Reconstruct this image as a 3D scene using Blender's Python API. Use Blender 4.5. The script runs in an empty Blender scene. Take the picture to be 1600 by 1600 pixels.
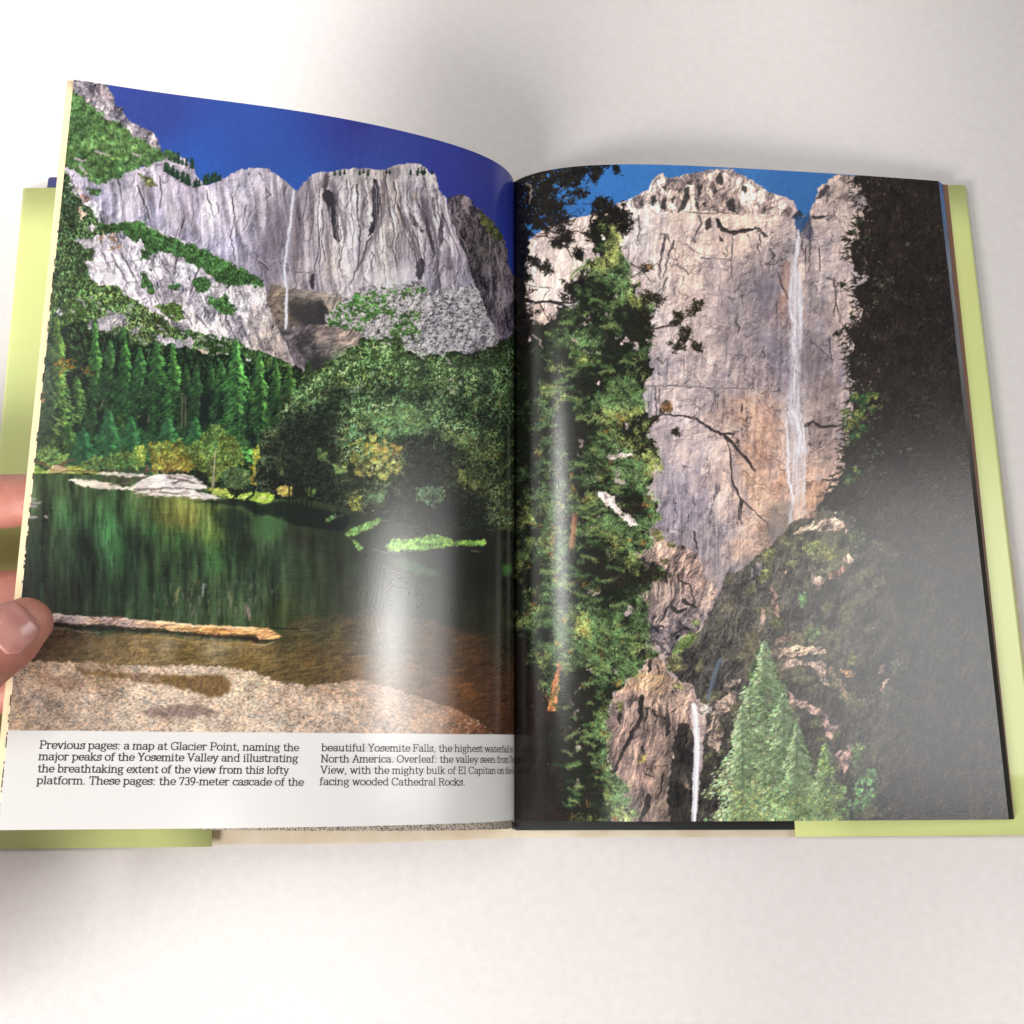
import bpy, bmesh, math, random
import numpy as np
from mathutils import Vector, Matrix

# ================================================================ camera, world, lamps, exposure
S = bpy.context.scene
COL = S.collection
CAM_POS = (-0.00091, 0.02463, 0.47529)
CAM_TILT = math.radians(13.703)
cam_d = bpy.data.cameras.new("camera"); cam = bpy.data.objects.new("camera", cam_d); COL.objects.link(cam)
cam.location = CAM_POS; cam.rotation_euler = (CAM_TILT, 0, 0)
cam_d.sensor_width = 36; cam_d.sensor_height = 36; cam_d.sensor_fit = 'HORIZONTAL'; cam_d.lens = 36.0
cam_d.clip_start = .01; cam_d.clip_end = 50
S.camera = cam

W = bpy.data.worlds.new("World"); S.world = W; W.use_nodes = True
bg = W.node_tree.nodes['Background']; bg.inputs[0].default_value = (1.0, .975, .95, 1); bg.inputs[1].default_value = .20

def area(name, loc, target, sx, sy, power, col=(1, 1, 1), spread=180):
    d = bpy.data.lights.new(name, 'AREA'); d.shape = 'RECTANGLE'; d.size = sx; d.size_y = sy; d.energy = power; d.color = col
    d.spread = math.radians(spread)
    o = bpy.data.objects.new(name, d); COL.objects.link(o); o.location = loc
    z = (Vector(loc) - Vector(target)).normalized()
    y = Vector((0, 1, 0)); x = y.cross(z).normalized(); y = z.cross(x)
    o.rotation_euler = Matrix((x, y, z)).transposed().to_euler()
    return o
def spot(name, loc, target, power, ang, blend, col=(1, 1, 1), rad=.05):
    d = bpy.data.lights.new(name, 'SPOT'); d.energy = power; d.spot_size = math.radians(ang); d.spot_blend = blend; d.color = col; d.shadow_soft_size = rad
    o = bpy.data.objects.new(name, d); COL.objects.link(o); o.location = loc
    o.rotation_euler = (Vector(target) - Vector(loc)).to_track_quat('-Z', 'Y').to_euler()
    return o
# two long lamps left and right of the table give the streaks on the curved pages
area("lamp_right", (.53, .195, .80), (-.05, .085, .05), .10, .20, .036, (1, .98, .95), 20)
area("lamp_left", (-.44, .33, .86), (0, .15, 0), .10, .34, 2.5, (1, .98, .96))
area("window_right", (.80, .17, .82), (.2, .10, 0), .40, .46, 3.6, (1, .985, .97))
# soft fill added from the left, and a low light from the front left that throws the lifted page's shadow up the table
area("fill_left", (-1.2, .45, .70), (-.15, .25, 0),  .7, .8, 2.5, (1, .985, .97))
area("window_front", (-.80, -.52, .60), (0, .2, 0), .34, .34, 15, (1, .97, .95))
# unseen light strips added overhead to lay soft bright bands on the table in front of and behind the book
for nm, x, y, p in (("strip_front_a", -.082, -.15, .03), ("strip_front_b", .05, -.14, .02), ("strip_front_c", .22, -.15, .03),
                    ("strip_back_a", -.10, .43, .03), ("strip_back_b", .063, .45, .012), ("strip_back_c", .160, .42, .022), ("strip_back_d", -.26, .42, .20)):
    area(nm, (x, y, .75), (x, y, 0), .03, .2, p, (1, .985, .97), 34 if nm.endswith('d') else 18)
S.view_settings.view_transform = 'Standard'; S.view_settings.look = 'None'
S.view_settings.exposure = 0; S.view_settings.gamma = 1
S.render.engine = 'CYCLES'
S.cycles.max_bounces = 6
# ---------------------------------------------------------------- print painter
# The two photographs printed in the book are made here from outlines, noise and brush marks (plain numpy).
_T = np.random.RandomState(7).rand(512, 512).astype(np.float32)

def vnoise(x, y, seed):
    ox = (seed * 37.7) % 211.0; oy = (seed * 91.3) % 197.0
    x = x + ox; y = y + oy
    xi = np.floor(x).astype(np.int32); yi = np.floor(y).astype(np.int32)
    fx = (x - xi).astype(np.float32); fy = (y - yi).astype(np.float32)
    fx = fx * fx * (3 - 2 * fx); fy = fy * fy * (3 - 2 * fy)
    a = xi & 511; b = (xi + 1) & 511; c = yi & 511; d = (yi + 1) & 511
    t0 = _T[c, a] * (1 - fx) + _T[c, b] * fx
    t1 = _T[d, a] * (1 - fx) + _T[d, b] * fx
    return (t0 * (1 - fy) + t1 * fy) * 2 - 1

def fbm(x, y, sx, sy=None, ang=0., octv=4, seed=1, gain=.55):
    """smooth noise about -1..1; sx across, sy along the direction ang (degrees, 0 = down the page)"""
    sy = sy or sx
    t = math.radians(ang); c, s = math.cos(t), math.sin(t)
    u = (x * c + y * s) / sx; v = (-x * s + y * c) / sy
    out = 0; amp = 1.; tot = 0
    for o in range(octv):
        out = out + amp * vnoise(u * 2 ** o, v * 2 ** o, seed + o * 5.3); tot += amp * amp; amp *= gain
    return out / (math.sqrt(tot) * .9)

def worley(x, y, s, seed=1, sy=None):
    sy = sy or s
    u = x / s + seed * 3.1; v = y / sy + seed * 7.7
    ui = np.floor(u).astype(np.int32); vi = np.floor(v).astype(np.int32)
    f1 = np.full(x.shape, 9., np.float32); f2 = f1.copy(); idv = np.zeros(x.shape, np.float32)
    for dy in (-1, 0, 1):
        for dx in (-1, 0, 1):
            a = (ui + dx); b = (vi + dy)
            px = a + _T[b & 511, a & 511]; py = b + _T[(b + 101) & 511, (a + 57) & 511]
            d = np.hypot(u - px, v - py).astype(np.float32)
            r = _T[(b + 31) & 511, (a + 211) & 511]
            n = d < f1
            f2 = np.where(n, f1, np.minimum(f2, d)); idv = np.where(n, r, idv); f1 = np.where(n, d, f1)
    return f1, f2, idv

def smooth(a, lo, hi):
    t = np.clip((a - lo) / (hi - lo), 0, 1); return t * t * (3 - 2 * t)

ZOOM = {1: (0, 100, 4.), 2: (400, 100, 3.8095), 3: (0, 480, 4.), 4: (400, 480, 3.8095), 5: (0, 860, 3.3333), 6: (400, 860, 3.3333),
        11: (780, 240, 3.8095), 12: (1180, 240, 3.8095), 13: (780, 600, 3.8095), 14: (1180, 600, 3.8095), 15: (780, 960, 3.8095), 16: (1180, 960, 3.8095)}
def Z(k, *p):
    ox, oy, s = ZOOM[k]
    return [(ox + p[i] / s, oy + p[i + 1] / s) for i in range(0, len(p), 2)]
def N_(*p):
    return [(p[i], p[i + 1]) for i in range(0, len(p), 2)]

class Plate:
    def __init__(s, x0, y0, x1, y1, seed):
        s.x0, s.y0 = x0, y0; s.w, s.h = x1 - x0, y1 - y0
        s.X, s.Y = np.meshgrid(np.arange(s.w, dtype=np.float32) + x0 + .5, np.arange(s.h, dtype=np.float32) + y0 + .5)
        s.C = np.zeros((s.h, s.w, 3), np.float32); s.R = np.random.RandomState(seed)
    def poly(s, pts, warp=0., ws=9., seed=3, soft=0.):
        p = np.array(pts, float) - [s.x0, s.y0]
        M = np.zeros((s.h, s.w), np.float32); xs = np.arange(s.w, dtype=np.float32)
        ax, ay = p[:, 0], p[:, 1]; bx, by = np.roll(ax, -1), np.roll(ay, -1)
        r0 = max(0, int(ay.min()) - 1); r1 = min(s.h, int(ay.max()) + 2)
        for r in range(r0, r1):
            row = M[r]
            for sub in (.25, .75):
                yy = r + sub
                k = ((ay <= yy) & (by > yy)) | ((by <= yy) & (ay > yy))
                if not k.any(): continue
                c = np.sort(ax[k] + (yy - ay[k]) / (by[k] - ay[k]) * (bx[k] - ax[k]))
                for i in range(0, len(c) - 1, 2):
                    i0 = max(0, int(c[i]) - 1); i1 = min(s.w, int(c[i + 1]) + 2)
                    if i1 > i0:
                        g = xs[i0:i1]
                        row[i0:i1] += .5 * np.clip(np.minimum(g + 1, c[i + 1]) - np.maximum(g, c[i]), 0, 1)
        if warp:
            pad = int(warp * 2 + 4)
            ys, xe = np.nonzero(M > 0)
            if len(ys) == 0: return M
            sl = (slice(max(0, ys.min() - pad), ys.max() + pad + 1), slice(max(0, xe.min() - pad), xe.max() + pad + 1))
            X, Y = s.X[sl], s.Y[sl]
            dx = warp * fbm(X, Y, ws, octv=3, seed=seed); dy = warp * fbm(X, Y, ws, octv=3, seed=seed + 17)
            M2 = np.zeros_like(M); M2[sl] = s.samp(M, X + dx, Y + dy); M = M2
        if soft: M = s.blur(M, soft)
        return M
    def samp(s, A, px, py):
        u = np.clip(px - s.x0 - .5, 0, s.w - 1.001); v = np.clip(py - s.y0 - .5, 0, s.h - 1.001)
        i = u.astype(np.int32); j = v.astype(np.int32); fx = (u - i); fy = (v - j)
        if A.ndim == 3: fx = fx[..., None]; fy = fy[..., None]
        return (A[j, i] * (1 - fx) + A[j, i + 1] * fx) * (1 - fy) + (A[j + 1, i] * (1 - fx) + A[j + 1, i + 1] * fx) * fy
    def blur(s, M, r):
        r = max(1, int(round(r)))
        for _ in range(3):
            for ax in (0, 1):
                P = np.pad(M, [(r + 1, r) if a == ax else (0, 0) for a in range(M.ndim)], mode='edge')
                c = np.cumsum(P, axis=ax, dtype=np.float64); n = M.shape[ax]
                M = ((np.take(c, range(2 * r + 1, 2 * r + 1 + n), ax) - np.take(c, range(0, n), ax)) / (2 * r + 1)).astype(np.float32)
        return M
    def box(s, M):
        ys = np.nonzero(M.max(1) > .004)[0]; xs = np.nonzero(M.max(0) > .004)[0]
        if len(ys) == 0: return (slice(0, 1), slice(0, 1))
        return (slice(ys[0], ys[-1] + 1), slice(xs[0], xs[-1] + 1))
    def cols(s, pts, sl, pw=2.6):
        X, Y = s.X[sl], s.Y[sl]
        st = 6; gx, gy = X[::st, ::st], Y[::st, ::st]
        W = 0; A = 0
        for (x, y, r, g, b) in pts:
            w = 1. / (np.hypot(gx - x, gy - y) + 6) ** pw
            W = W + w; A = A + w[..., None] * np.array([r, g, b], np.float32)
        A = A / W[..., None]
        h, w = X.shape
        j = np.clip(np.arange(h) / st, 0, A.shape[0] - 1.001); i = np.clip(np.arange(w) / st, 0, A.shape[1] - 1.001)
        if A.shape[0] < 2 or A.shape[1] < 2: return np.broadcast_to(A[:1, :1], (h, w, 3)).copy()
        j0 = j.astype(int); i0 = i.astype(int); fj = (j - j0)[:, None, None]; fi = (i - i0)[None, :, None]
        return ((A[j0][:, i0] * (1 - fi) + A[j0][:, i0 + 1] * fi) * (1 - fj) + (A[j0 + 1][:, i0] * (1 - fi) + A[j0 + 1][:, i0 + 1] * fi) * fj).astype(np.float32)
    def put(s, M, col, sl=None, a=1.):
        sl = sl or s.box(M); m = (M[sl] * a)[..., None]
        s.C[sl] = s.C[sl] * (1 - m) + np.asarray(col, np.float32) * m
    def fill(s, M, pts, grain=.05, gs=3., seed=5, a=1.):
        sl = s.box(M); c = s.cols(pts, sl)
        c = c * (1 + grain * fbm(s.X[sl], s.Y[sl], gs, octv=3, seed=seed))[..., None]
        s.put(M, c, sl, a)
    def rock(s, M, pts, ang=0., ln=40., wd=7., con=.3, crack=.5, facet=0., fs=14., seed=11, warm=0., grain=.12, a=1., stain=.10, big=0):
        sl = s.box(M); X, Y = s.X[sl], s.Y[sl]
        c = s.cols(pts, sl)
        wx = X + wd * 1.1 * fbm(X, Y, wd * 5, octv=3, seed=seed + 40); wy = Y + wd * fbm(X, Y, wd * 5, octv=3, seed=seed + 50)
        n1 = fbm(wx, wy, wd * 2.2, ln, ang, 5, seed, .62)
        sh = np.zeros_like(n1); sh[1:, 1:] = n1[1:, 1:] - n1[:-1, :-1]
        n3 = fbm(wx, wy, wd, wd * 1.6, ang, 4, seed + 3, .65)
        sh3 = np.zeros_like(n1); sh3[1:, 1:] = n3[1:, 1:] - n3[:-1, :-1]
        n0 = fbm(wx, wy, wd * 4.5, ln * .8, ang, 3, seed + 77)
        L = 1 + con * (.34 * n1 + .44 * n0 + .95 * sh + .40 * sh3) + .5 * grain * fbm(X, Y, 2.6, octv=2, seed=seed + 9)
        L = L + stain * fbm(X + 3 * fbm(X, Y, wd * 6, octv=2, seed=seed + 81), Y, wd * .55, ln * 2.6, ang, 4, seed + 83, .6)
        if big:
            f1, f2, idv = worley(X + big * .35 * fbm(X, Y, big * .5, octv=4, seed=seed + 85), Y + big * .3 * fbm(X, Y, big * .4, octv=4, seed=seed + 86), big, seed + 2, big * 1.3)
            L = L * (1 + .26 * (idv - .5)) * (1 - .28 * np.exp(-((f2 - f1) / .025) ** 2) * smooth(fbm(X, Y, big, octv=2, seed=seed + 88), -.2, .5))
        if facet:
            f1, f2, idv = worley(wx, wy, fs, seed, fs * 1.5)
            L = L * (1 + facet * (idv - .5) * 1.6) * (1 - facet * .7 * np.exp(-((f2 - f1) / .07) ** 2))
            f1, f2, idv = worley(wx, wy, fs * .42, seed + 5, fs * .6)
            L = L * (1 + facet * (idv - .5) * .9)
        if crack:
            cr = np.abs(fbm(wx, wy, wd * 3.2, ln * 1.5, ang, 4, seed + 21, .5))
            gate = smooth(fbm(X, Y, wd * 7, octv=2, seed=seed + 31), -.25, .6)
            L = L * (1 - crack * gate * np.exp(-(cr / .045) ** 2))
            cr = np.abs(fbm(wx, wy, wd * 2.4, wd * 2.0, ang, 4, seed + 23, .5))
            gate = smooth(fbm(X, Y, wd * 6, octv=2, seed=seed + 33), .0, .8)
            L = L * (1 - .7 * crack * gate * np.exp(-(cr / .05) ** 2))
        L = np.clip(L, .12, 1.55)[..., None]
        c = c * L * (1 + (1 - L) * np.array([-.05, -.02, .10], np.float32))
        if warm:
            t = (warm * smooth(fbm(X, Y, wd * 4, ln, ang, 3, seed + 61), .1, .9))[..., None]
            c = c * (1 + t * np.array([.05, -.01, -.12], np.float32))
        s.put(M, np.clip(c, 0, 255), sl, a)
    def speck(s, M, pts, size=4., sy=None, dark=.5, var=.6, seed=4, a=1., tint=0.):
        """stones: little cells of differing brightness"""
        sl = s.box(M); X, Y = s.X[sl], s.Y[sl]; c = s.cols(pts, sl)
        f1, f2, idv = worley(X + 1.5 * fbm(X, Y, 6, octv=2, seed=seed), Y, size, seed, sy or size)
        g1, g2, id2 = worley(X, Y, size * 2.3, seed + 3, (sy or size) * 2.3)
        L = 1 + var * (idv - .5) + var * .4 * (id2 - .5) - dark * smooth(f1, .45, .95) + .2 * fbm(X, Y, size * 8, octv=3, seed=seed + 8)
        c = c * np.clip(L, .15, 1.5)[..., None]
        if tint: c = c * (1 + tint * (id2 - .5)[..., None] * np.array([.6, 0, -.6], np.float32))
        s.put(M, np.clip(c, 0, 255), sl, a)
    def seg(s, x0, y0, x1, y1, w0, w1, col, a=1.):
        r = max(w0, w1) + 1.5
        i0 = max(0, int(min(x0, x1) - r - s.x0)); i1 = min(s.w, int(max(x0, x1) + r - s.x0) + 2)
        j0 = max(0, int(min(y0, y1) - r - s.y0)); j1 = min(s.h, int(max(y0, y1) + r - s.y0) + 2)
        if i1 <= i0 or j1 <= j0: return
        X = s.X[j0:j1, i0:i1]; Y = s.Y[j0:j1, i0:i1]
        dx, dy = x1 - x0, y1 - y0; l2 = dx * dx + dy * dy + 1e-6
        t = np.clip(((X - x0) * dx + (Y - y0) * dy) / l2, 0, 1)
        d = np.hypot(X - x0 - t * dx, Y - y0 - t * dy); w = w0 + (w1 - w0) * t
        m = (np.clip(w - d + .5, 0, 1) * np.minimum(1, w * 2 + .15) * a)[..., None]
        s.C[j0:j1, i0:i1] = s.C[j0:j1, i0:i1] * (1 - m) + np.asarray(col, np.float32) * m
    def line(s, pts, w0, w1, col, a=1., jit=0.):
        p = np.array(pts, float)
        q = [p[0]]
        for i in range(len(p) - 1):
            n = max(1, int(np.hypot(*(p[i + 1] - p[i])) / 5)) if jit else 1
            for k in range(1, n + 1):
                t = p[i] + (p[i + 1] - p[i]) * k / n
                q.append(t + (s.R.randn(2) * jit if (jit and not (i == len(p) - 2 and k == n)) else 0))
        n = len(q) - 1
        for i in range(n):
            f0, f1 = i / n, (i + 1) / n
            v = 1 + (s.R.rand() - .5) * (.7 if jit else 0)
            s.seg(q[i][0], q[i][1], q[i + 1][0], q[i + 1][1], (w0 + (w1 - w0) * f0) * v, (w0 + (w1 - w0) * f1) * v, col, a)
    def pick(s, M, n):
        sl = s.box(M); m = M[sl]; h, w = m.shape; out = []
        k = 0
        while k < n:
            q = 4 * n + 300; i = s.R.randint(0, w, q); j = s.R.randint(0, h, q)
            g = s.R.rand(q) < m[j, i]
            out.append(np.stack([i[g], j[g]], 1)); k += g.sum()
            if g.mean() < .001: break
        o = np.concatenate(out)[:n].astype(float); o[:, 0] += sl[1].start + s.x0 + s.R.rand(len(o)); o[:, 1] += sl[0].start + s.y0 + s.R.rand(len(o))
        return o
    def leaves(s, M, pts, n, ln=3., wd=1.1, ang=90., spread=60., clump=18., con=.8, seed=8, under=.35, a=.9, hue=.12, lit=(-.6, -.8), gap=0.):
        """foliage: dark under-layer, then many leaf marks lit clump by clump"""
        sl = s.box(M); X, Y = s.X[sl], s.Y[sl]; c = s.cols(pts, sl)
        c = (c * .86 + c.mean(2, keepdims=True) * .14 + 5) * np.array([1.14, 1.10, .96], np.float32)
        if under is not None:
            u = c * under * (1 + .3 * fbm(X, Y, 4, octv=3, seed=seed))[..., None]
            mm = M
            if gap:
                mm = M.copy(); mm[sl] = M[sl] * smooth(fbm(X, Y, clump * .7, octv=3, seed=seed + 70), -gap, -gap + .35)
            s.put(mm, u, sl); M = mm
        n1 = fbm(X, Y, clump, clump * .8, 0, 4, seed + 1, .6)
        lx, ly = int(lit[0] * clump * .35), int(lit[1] * clump * .35)
        sh = n1 - np.roll(np.roll(n1, lx, 1), ly, 0)
        B = 1.2 + con * (.36 * n1 + .46 * sh + .3 * fbm(X, Y, clump * 3.2, octv=2, seed=seed + 90))
        P = s.pick(M, n); P = P[np.argsort(P[:, 1] + s.R.randn(len(P)) * 12)]
        oy, ox = sl[0].start + s.y0, sl[1].start + s.x0
        r = s.R.rand(len(P), 4)
        for (x, y), q in zip(P, r):
            j = min(max(int(y - oy), 0), B.shape[0] - 1); i = min(max(int(x - ox), 0), B.shape[1] - 1)
            b = B[j, i] * (.65 + .7 * q[0])
            if b < .3: continue
            k = c[j, i] * b
            k = k * np.array([1 + hue * (q[1] - .5) * 2.2, 1., 1 - hue * (q[1] - .5) * 2])
            t = math.radians(ang + (q[2] - .5) * 2 * spread); l = ln * (.5 + q[3])
            dx, dy = math.cos(t) * l * .5, math.sin(t) * l * .5
            s.seg(x - dx, y - dy, x + dx, y + dy, wd * .5, wd * .25, np.clip(k, 0, 255), a)
    def conifer(s, x, yt, yb, hw, col, dark, seed=1, dens=1., lean=0., lightside=1, halo=0.):
        """a conifer built from drooping sprays: dark inside and on the far side, lit on the outer tips"""
        R = np.random.RandomState(seed); col = np.array(col, float); dark = np.array(dark, float)
        H = yb - yt
        if halo:
            for k in range(int(H / 3)):
                f = k / (H / 3); w = hw * (.15 + .95 * min(1, f * 1.4))
                s.seg(x + lean * f - w, yt + H * f, x + lean * f + w, yt + H * f + 2, 2.2, 2.2, dark, halo)
        s.seg(x, yt, x + lean, yb, .5, 2.2, dark, .9)
        n = int(H * hw * dens * .30)
        f = R.rand(n) ** .75; f.sort()
        ph = R.rand(4) * 6.28
        for k in range(n):
            y = yt + H * f[k]
            lump = 1 + .20 * math.sin(f[k] * 17 + ph[0]) + .16 * math.sin(f[k] * 41 + ph[1])
            wdt = hw * (.05 + .95 * min(1, f[k] * 1.35) ** .9) * lump
            u = (R.rand() * 2 - 1)
            if abs(u) > .7 and R.rand() < .5: u *= 1.2
            cx = x + lean * f[k] + u * wdt; cy = y + abs(u) * wdt * .35
            side = u * lightside
            b = .30 + .55 * abs(u) ** .8 + .35 * side
            q = f[k] * H - abs(u) * wdt * .3; layer = .6 * math.sin(q / 1.9 + ph[2] + u * 2.5 + 1.5 * math.sin(q / 9 + ph[3])) + .5 * math.sin(q / 3.7 + ph[3] - u * 4)
            b *= (.78 + .34 * layer) * (.5 + .75 * R.rand())
            c = dark + (col * (.9 + .22 * R.rand(3)) - dark) * min(1.4, max(0, b) * 1.5)
            sd = 1 if u > 0 else -1
            l = 1.6 + 2.2 * R.rand()
            s.seg(cx - sd * l * .5, cy - l * .12, cx + sd * l * .5, cy + l * .34, 1.0, .45, c, .85)
    def tuft(s, x, y, r, col, n=12, w=.7, a=.9, up=0.):
        """a burst of pine needles, most of them pointing one way"""
        R = s.R; t0 = R.rand() * 6.283
        for k in range(n):
            t = t0 + R.randn() * 1.1; l = r * (.35 + .8 * R.rand()); b = .4 + .8 * R.rand()
            ox, oy = R.randn(2) * r * .4
            ex, ey = x + ox + math.cos(t) * l, y + oy + math.sin(t) * l * .8 - up * r
            b *= 1.0 - .3 * math.sin(t)
            s.seg(x + ox, y + oy, ex, ey, w, w * .35, np.clip(np.array(col) * b, 0, 255), a)
    def wash(s, lst, M=None):
        """soft tonal areas: (cx, cy, rx, ry, tilt, r, g, b, strength)"""
        for cx, cy, rx, ry, t, r, g, b, a in lst:
            q = max(rx, ry) * 2.2
            sl = (slice(max(0, int(cy - q - s.y0)), max(1, int(cy + q - s.y0))), slice(max(0, int(cx - q - s.x0)), max(1, int(cx + q - s.x0))))
            X, Y = s.X[sl] - cx, s.Y[sl] - cy
            if X.size == 0: continue
            X = X + .3 * rx * fbm(s.X[sl], s.Y[sl], max(6, rx * .6), octv=3, seed=int(cx)); c_, s_ = math.cos(math.radians(t)), math.sin(math.radians(t))
            d = ((X * c_ + Y * s_) / rx) ** 2 + ((-X * s_ + Y * c_) / ry) ** 2
            m = np.exp(-d * d) * a
            if M is not None: m = m * M[sl]
            L = s.C[sl].mean(2, keepdims=True); base = np.array([r, g, b], np.float32)
            loc = L / np.maximum(s.blur(L[..., 0], 8)[..., None], 20)
            s.C[sl] = s.C[sl] * (1 - m[..., None]) + np.clip(base * loc, 0, 255) * m[..., None]
    def contrast(s, M, k, r, gain=1.):
        sl = s.box(M); c = s.C[sl]; b = s.blur(c, r); m = M[sl][..., None]
        s.C[sl] = c * (1 - m) + np.clip((b + (c - b) * k) * gain, 4, 250) * m
def paint_left():
    P = Plate(-40, 100, 812, 1320, 3); R = P.R
    X, Y = P.X, P.Y
    full = np.ones((P.h, P.w), np.float32)
    # ---- sky
    P.fill(full, [(250,170,50,64,134),(400,230,46,76,152),(310,260,44,82,162),(470,300,44,82,160),(600,210,54,64,140),(600,260,52,70,148),(700,270,50,58,146),(740,250,50,56,140),(790,330,36,50,140),(790,420,40,58,150),(560,190,48,54,130)], .025, 5)
    # ---- far dark ridge on the right
    M = P.poly(Z(2, 1130,800,1170,790,1210,776,1255,792,1275,800,1300,850,1350,885,1400,930,1440,980,1470,1050,1495,1100,1500,1170,1530,1240,1560,1260,1640,1300,1640,1750,1300,1650,1200,1100), 2.5, 7)
    P.rock(M, [(705,320,86,78,90),(725,315,126,114,122),(735,350,74,64,70),(760,380,72,66,68),(740,430,62,56,64),(770,450,92,84,98),(790,470,98,90,106),(760,500,64,58,68),(795,520,100,92,112)], -14, 26, 3.2, 1.2, .7, seed=71, grain=.2)
    for pts in (Z(2,1180,900,1220,940,1200,1000,1240,1060,1260,1130), Z(2,1230,810,1260,880,1300,930), Z(2,1330,900,1380,980,1400,1060,1380,1140), Z(2,1380,1200,1400,1300,1390,1420), Z(2,1450,1300,1440,1400,1460,1500), Z(2,1420,1100,1450,1200,1470,1300)):
        P.line(pts, 1.6, .7, (158,148,154), .6, .9)
    g = P.poly(Z(2, 1350,885,1440,980,1470,1050,1440,1060,1380,990,1330,940), 2, 6)
    P.leaves(g, [(765,360,66,72,42)], 420, 2.6, 1., 90, 80, 8, .8)
    # ---- main cliff with the falls
    cl = Z(1, 380,610,480,640,560,690,640,735,760,685,900,640,1000,600,1100,575,1160,590,1210,640,1225,695,1280,760,1350,740,1440,690,1500,658,1560,652) + \
         Z(2, 60,622,110,645,170,695,215,735,235,752,250,750,285,705,350,648,400,640,440,642,520,628,600,620,700,620,770,632,800,612,850,598,930,588,985,598,1030,640,1050,660,1060,640,1080,690,1090,750,1130,800,1140,850,1165,910,1190,1000,1230,1100,1270,1220,1310,1320,1350,1420,1390,1530,1440,1640,1300,1800,0,1900) + N_(100,640)
    M = cliff = P.poly(cl, 1.6, 6)
    P.rock(M, [(160,330,172,165,176),(200,300,170,160,165),(260,270,160,150,155),(300,300,142,132,140),(240,340,165,158,168),(330,330,178,170,178),(380,300,180,174,180),(400,370,168,160,170),(360,380,170,164,178),(430,320,150,140,142),(425,380,128,118,124),(420,420,122,112,118),(395,420,160,152,162),(470,310,156,146,146),(470,380,146,136,138),(480,430,150,140,140),(510,330,168,158,152),(540,330,172,162,158),(560,380,180,170,170),(555,430,176,166,160),(600,300,172,160,148),(620,370,178,166,152),(610,420,186,178,176),(650,290,176,166,164),(660,350,172,162,162),(680,400,164,154,158),(700,440,168,158,166),(720,480,160,152,158),(640,460,184,178,180),(560,470,172,162,158),(450,460,150,138,128)], -6, 56, 6.5, .36, .4, seed=12, warm=.15, grain=.13, stain=.16)
    sl = P.box(M); P.C[sl] = P.C[sl] * (1 - M[sl][..., None] * (1 - np.array([.99, 1.0, 1.06], np.float32)))
    # big vertical light / dark panels
    def shade(pts, col, a=.8, w=1.3, soft=0):
        m = P.poly(pts, w, 6, R.randint(99), soft); P.put(m, col, None, a)
    shade(Z(2, 0,790,120,800,200,780,190,900,150,1100,100,1120,0,1080), (120,112,122), .45, 3, 5)
    shade(Z(2, 130,880,190,860,170,1050,150,1150,100,1120), (92,86,98), .55, 3, 4)
    shade(Z(2, 245,770,265,900,262,1050,250,1200,225,1260,205,1100,215,900), (96,88,94), .6, 2, 3)
    shade(Z(2, 430,680,405,740,395,780,425,860,450,930,460,1030,490,1065,508,1040,500,950,482,880,490,820,468,770,420,745), (50,46,54), .97)
    shade(Z(2, 415,650,395,740,425,735,440,670), (72,64,70), .8)
    shade(Z(2, 702,685,690,740,692,830,696,925,672,985,668,1025,700,1005,735,920,742,830,738,730,722,690), (44,40,48), .98)
    shade(Z(2, 955,1190,950,1265,975,1292,1000,1250,1004,1180,985,1150), (56,52,62), .95)
    shade(Z(2, 325,1265,320,1330,340,1345,350,1290,345,1240), (52,48,54), .95)
    shade(Z(2, 1090,960,1080,1040,1100,1100,1115,1030,1120,900,1105,880), (64,58,68), .92)
    shade(Z(2, 905,885,930,950,990,1010,1000,1000,960,930,925,880), (62,56,62), .92)
    shade(Z(2, 985,790,1015,900,1045,1000,1068,1140,1050,1120,1020,1010,990,900), (66,60,68), .9)
    shade(Z(2, 1048,790,1060,900,1085,970,1075,900,1060,800), (66,60,68), .9)
    shade(Z(2, 805,620,850,610,860,650,835,690,805,670), (110,102,108), .6)
    shade(Z(2, 1160,1320,1210,1420,1190,1430,1150,1350), (70,64,72), .85)
    shade(Z(2, 1120,1200,1080,1330,1050,1390,1045,1330,1090,1220), (84,78,88), .7)
    shade(Z(2, 1110,1130,1180,1160,1210,1200,1160,1240,1110,1230), (120,110,118), .5, 3, 2)
    shade(Z(2, 930,760,970,770,960,800,930,800), (205,180,150), .6, 2, 2)
    shade(Z(2, 845,760,860,880,880,960,860,960,840,880), (165,140,115), .55, 2, 2)
    shade(Z(2, 745,880,765,1000,750,1060,730,980), (190,165,135), .5, 2, 2)
    shade(Z(2, 880,1180,960,1200,940,1290,860,1310,700,1330,620,1330,700,1250), (206,200,202), .5, 4, 5)
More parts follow.
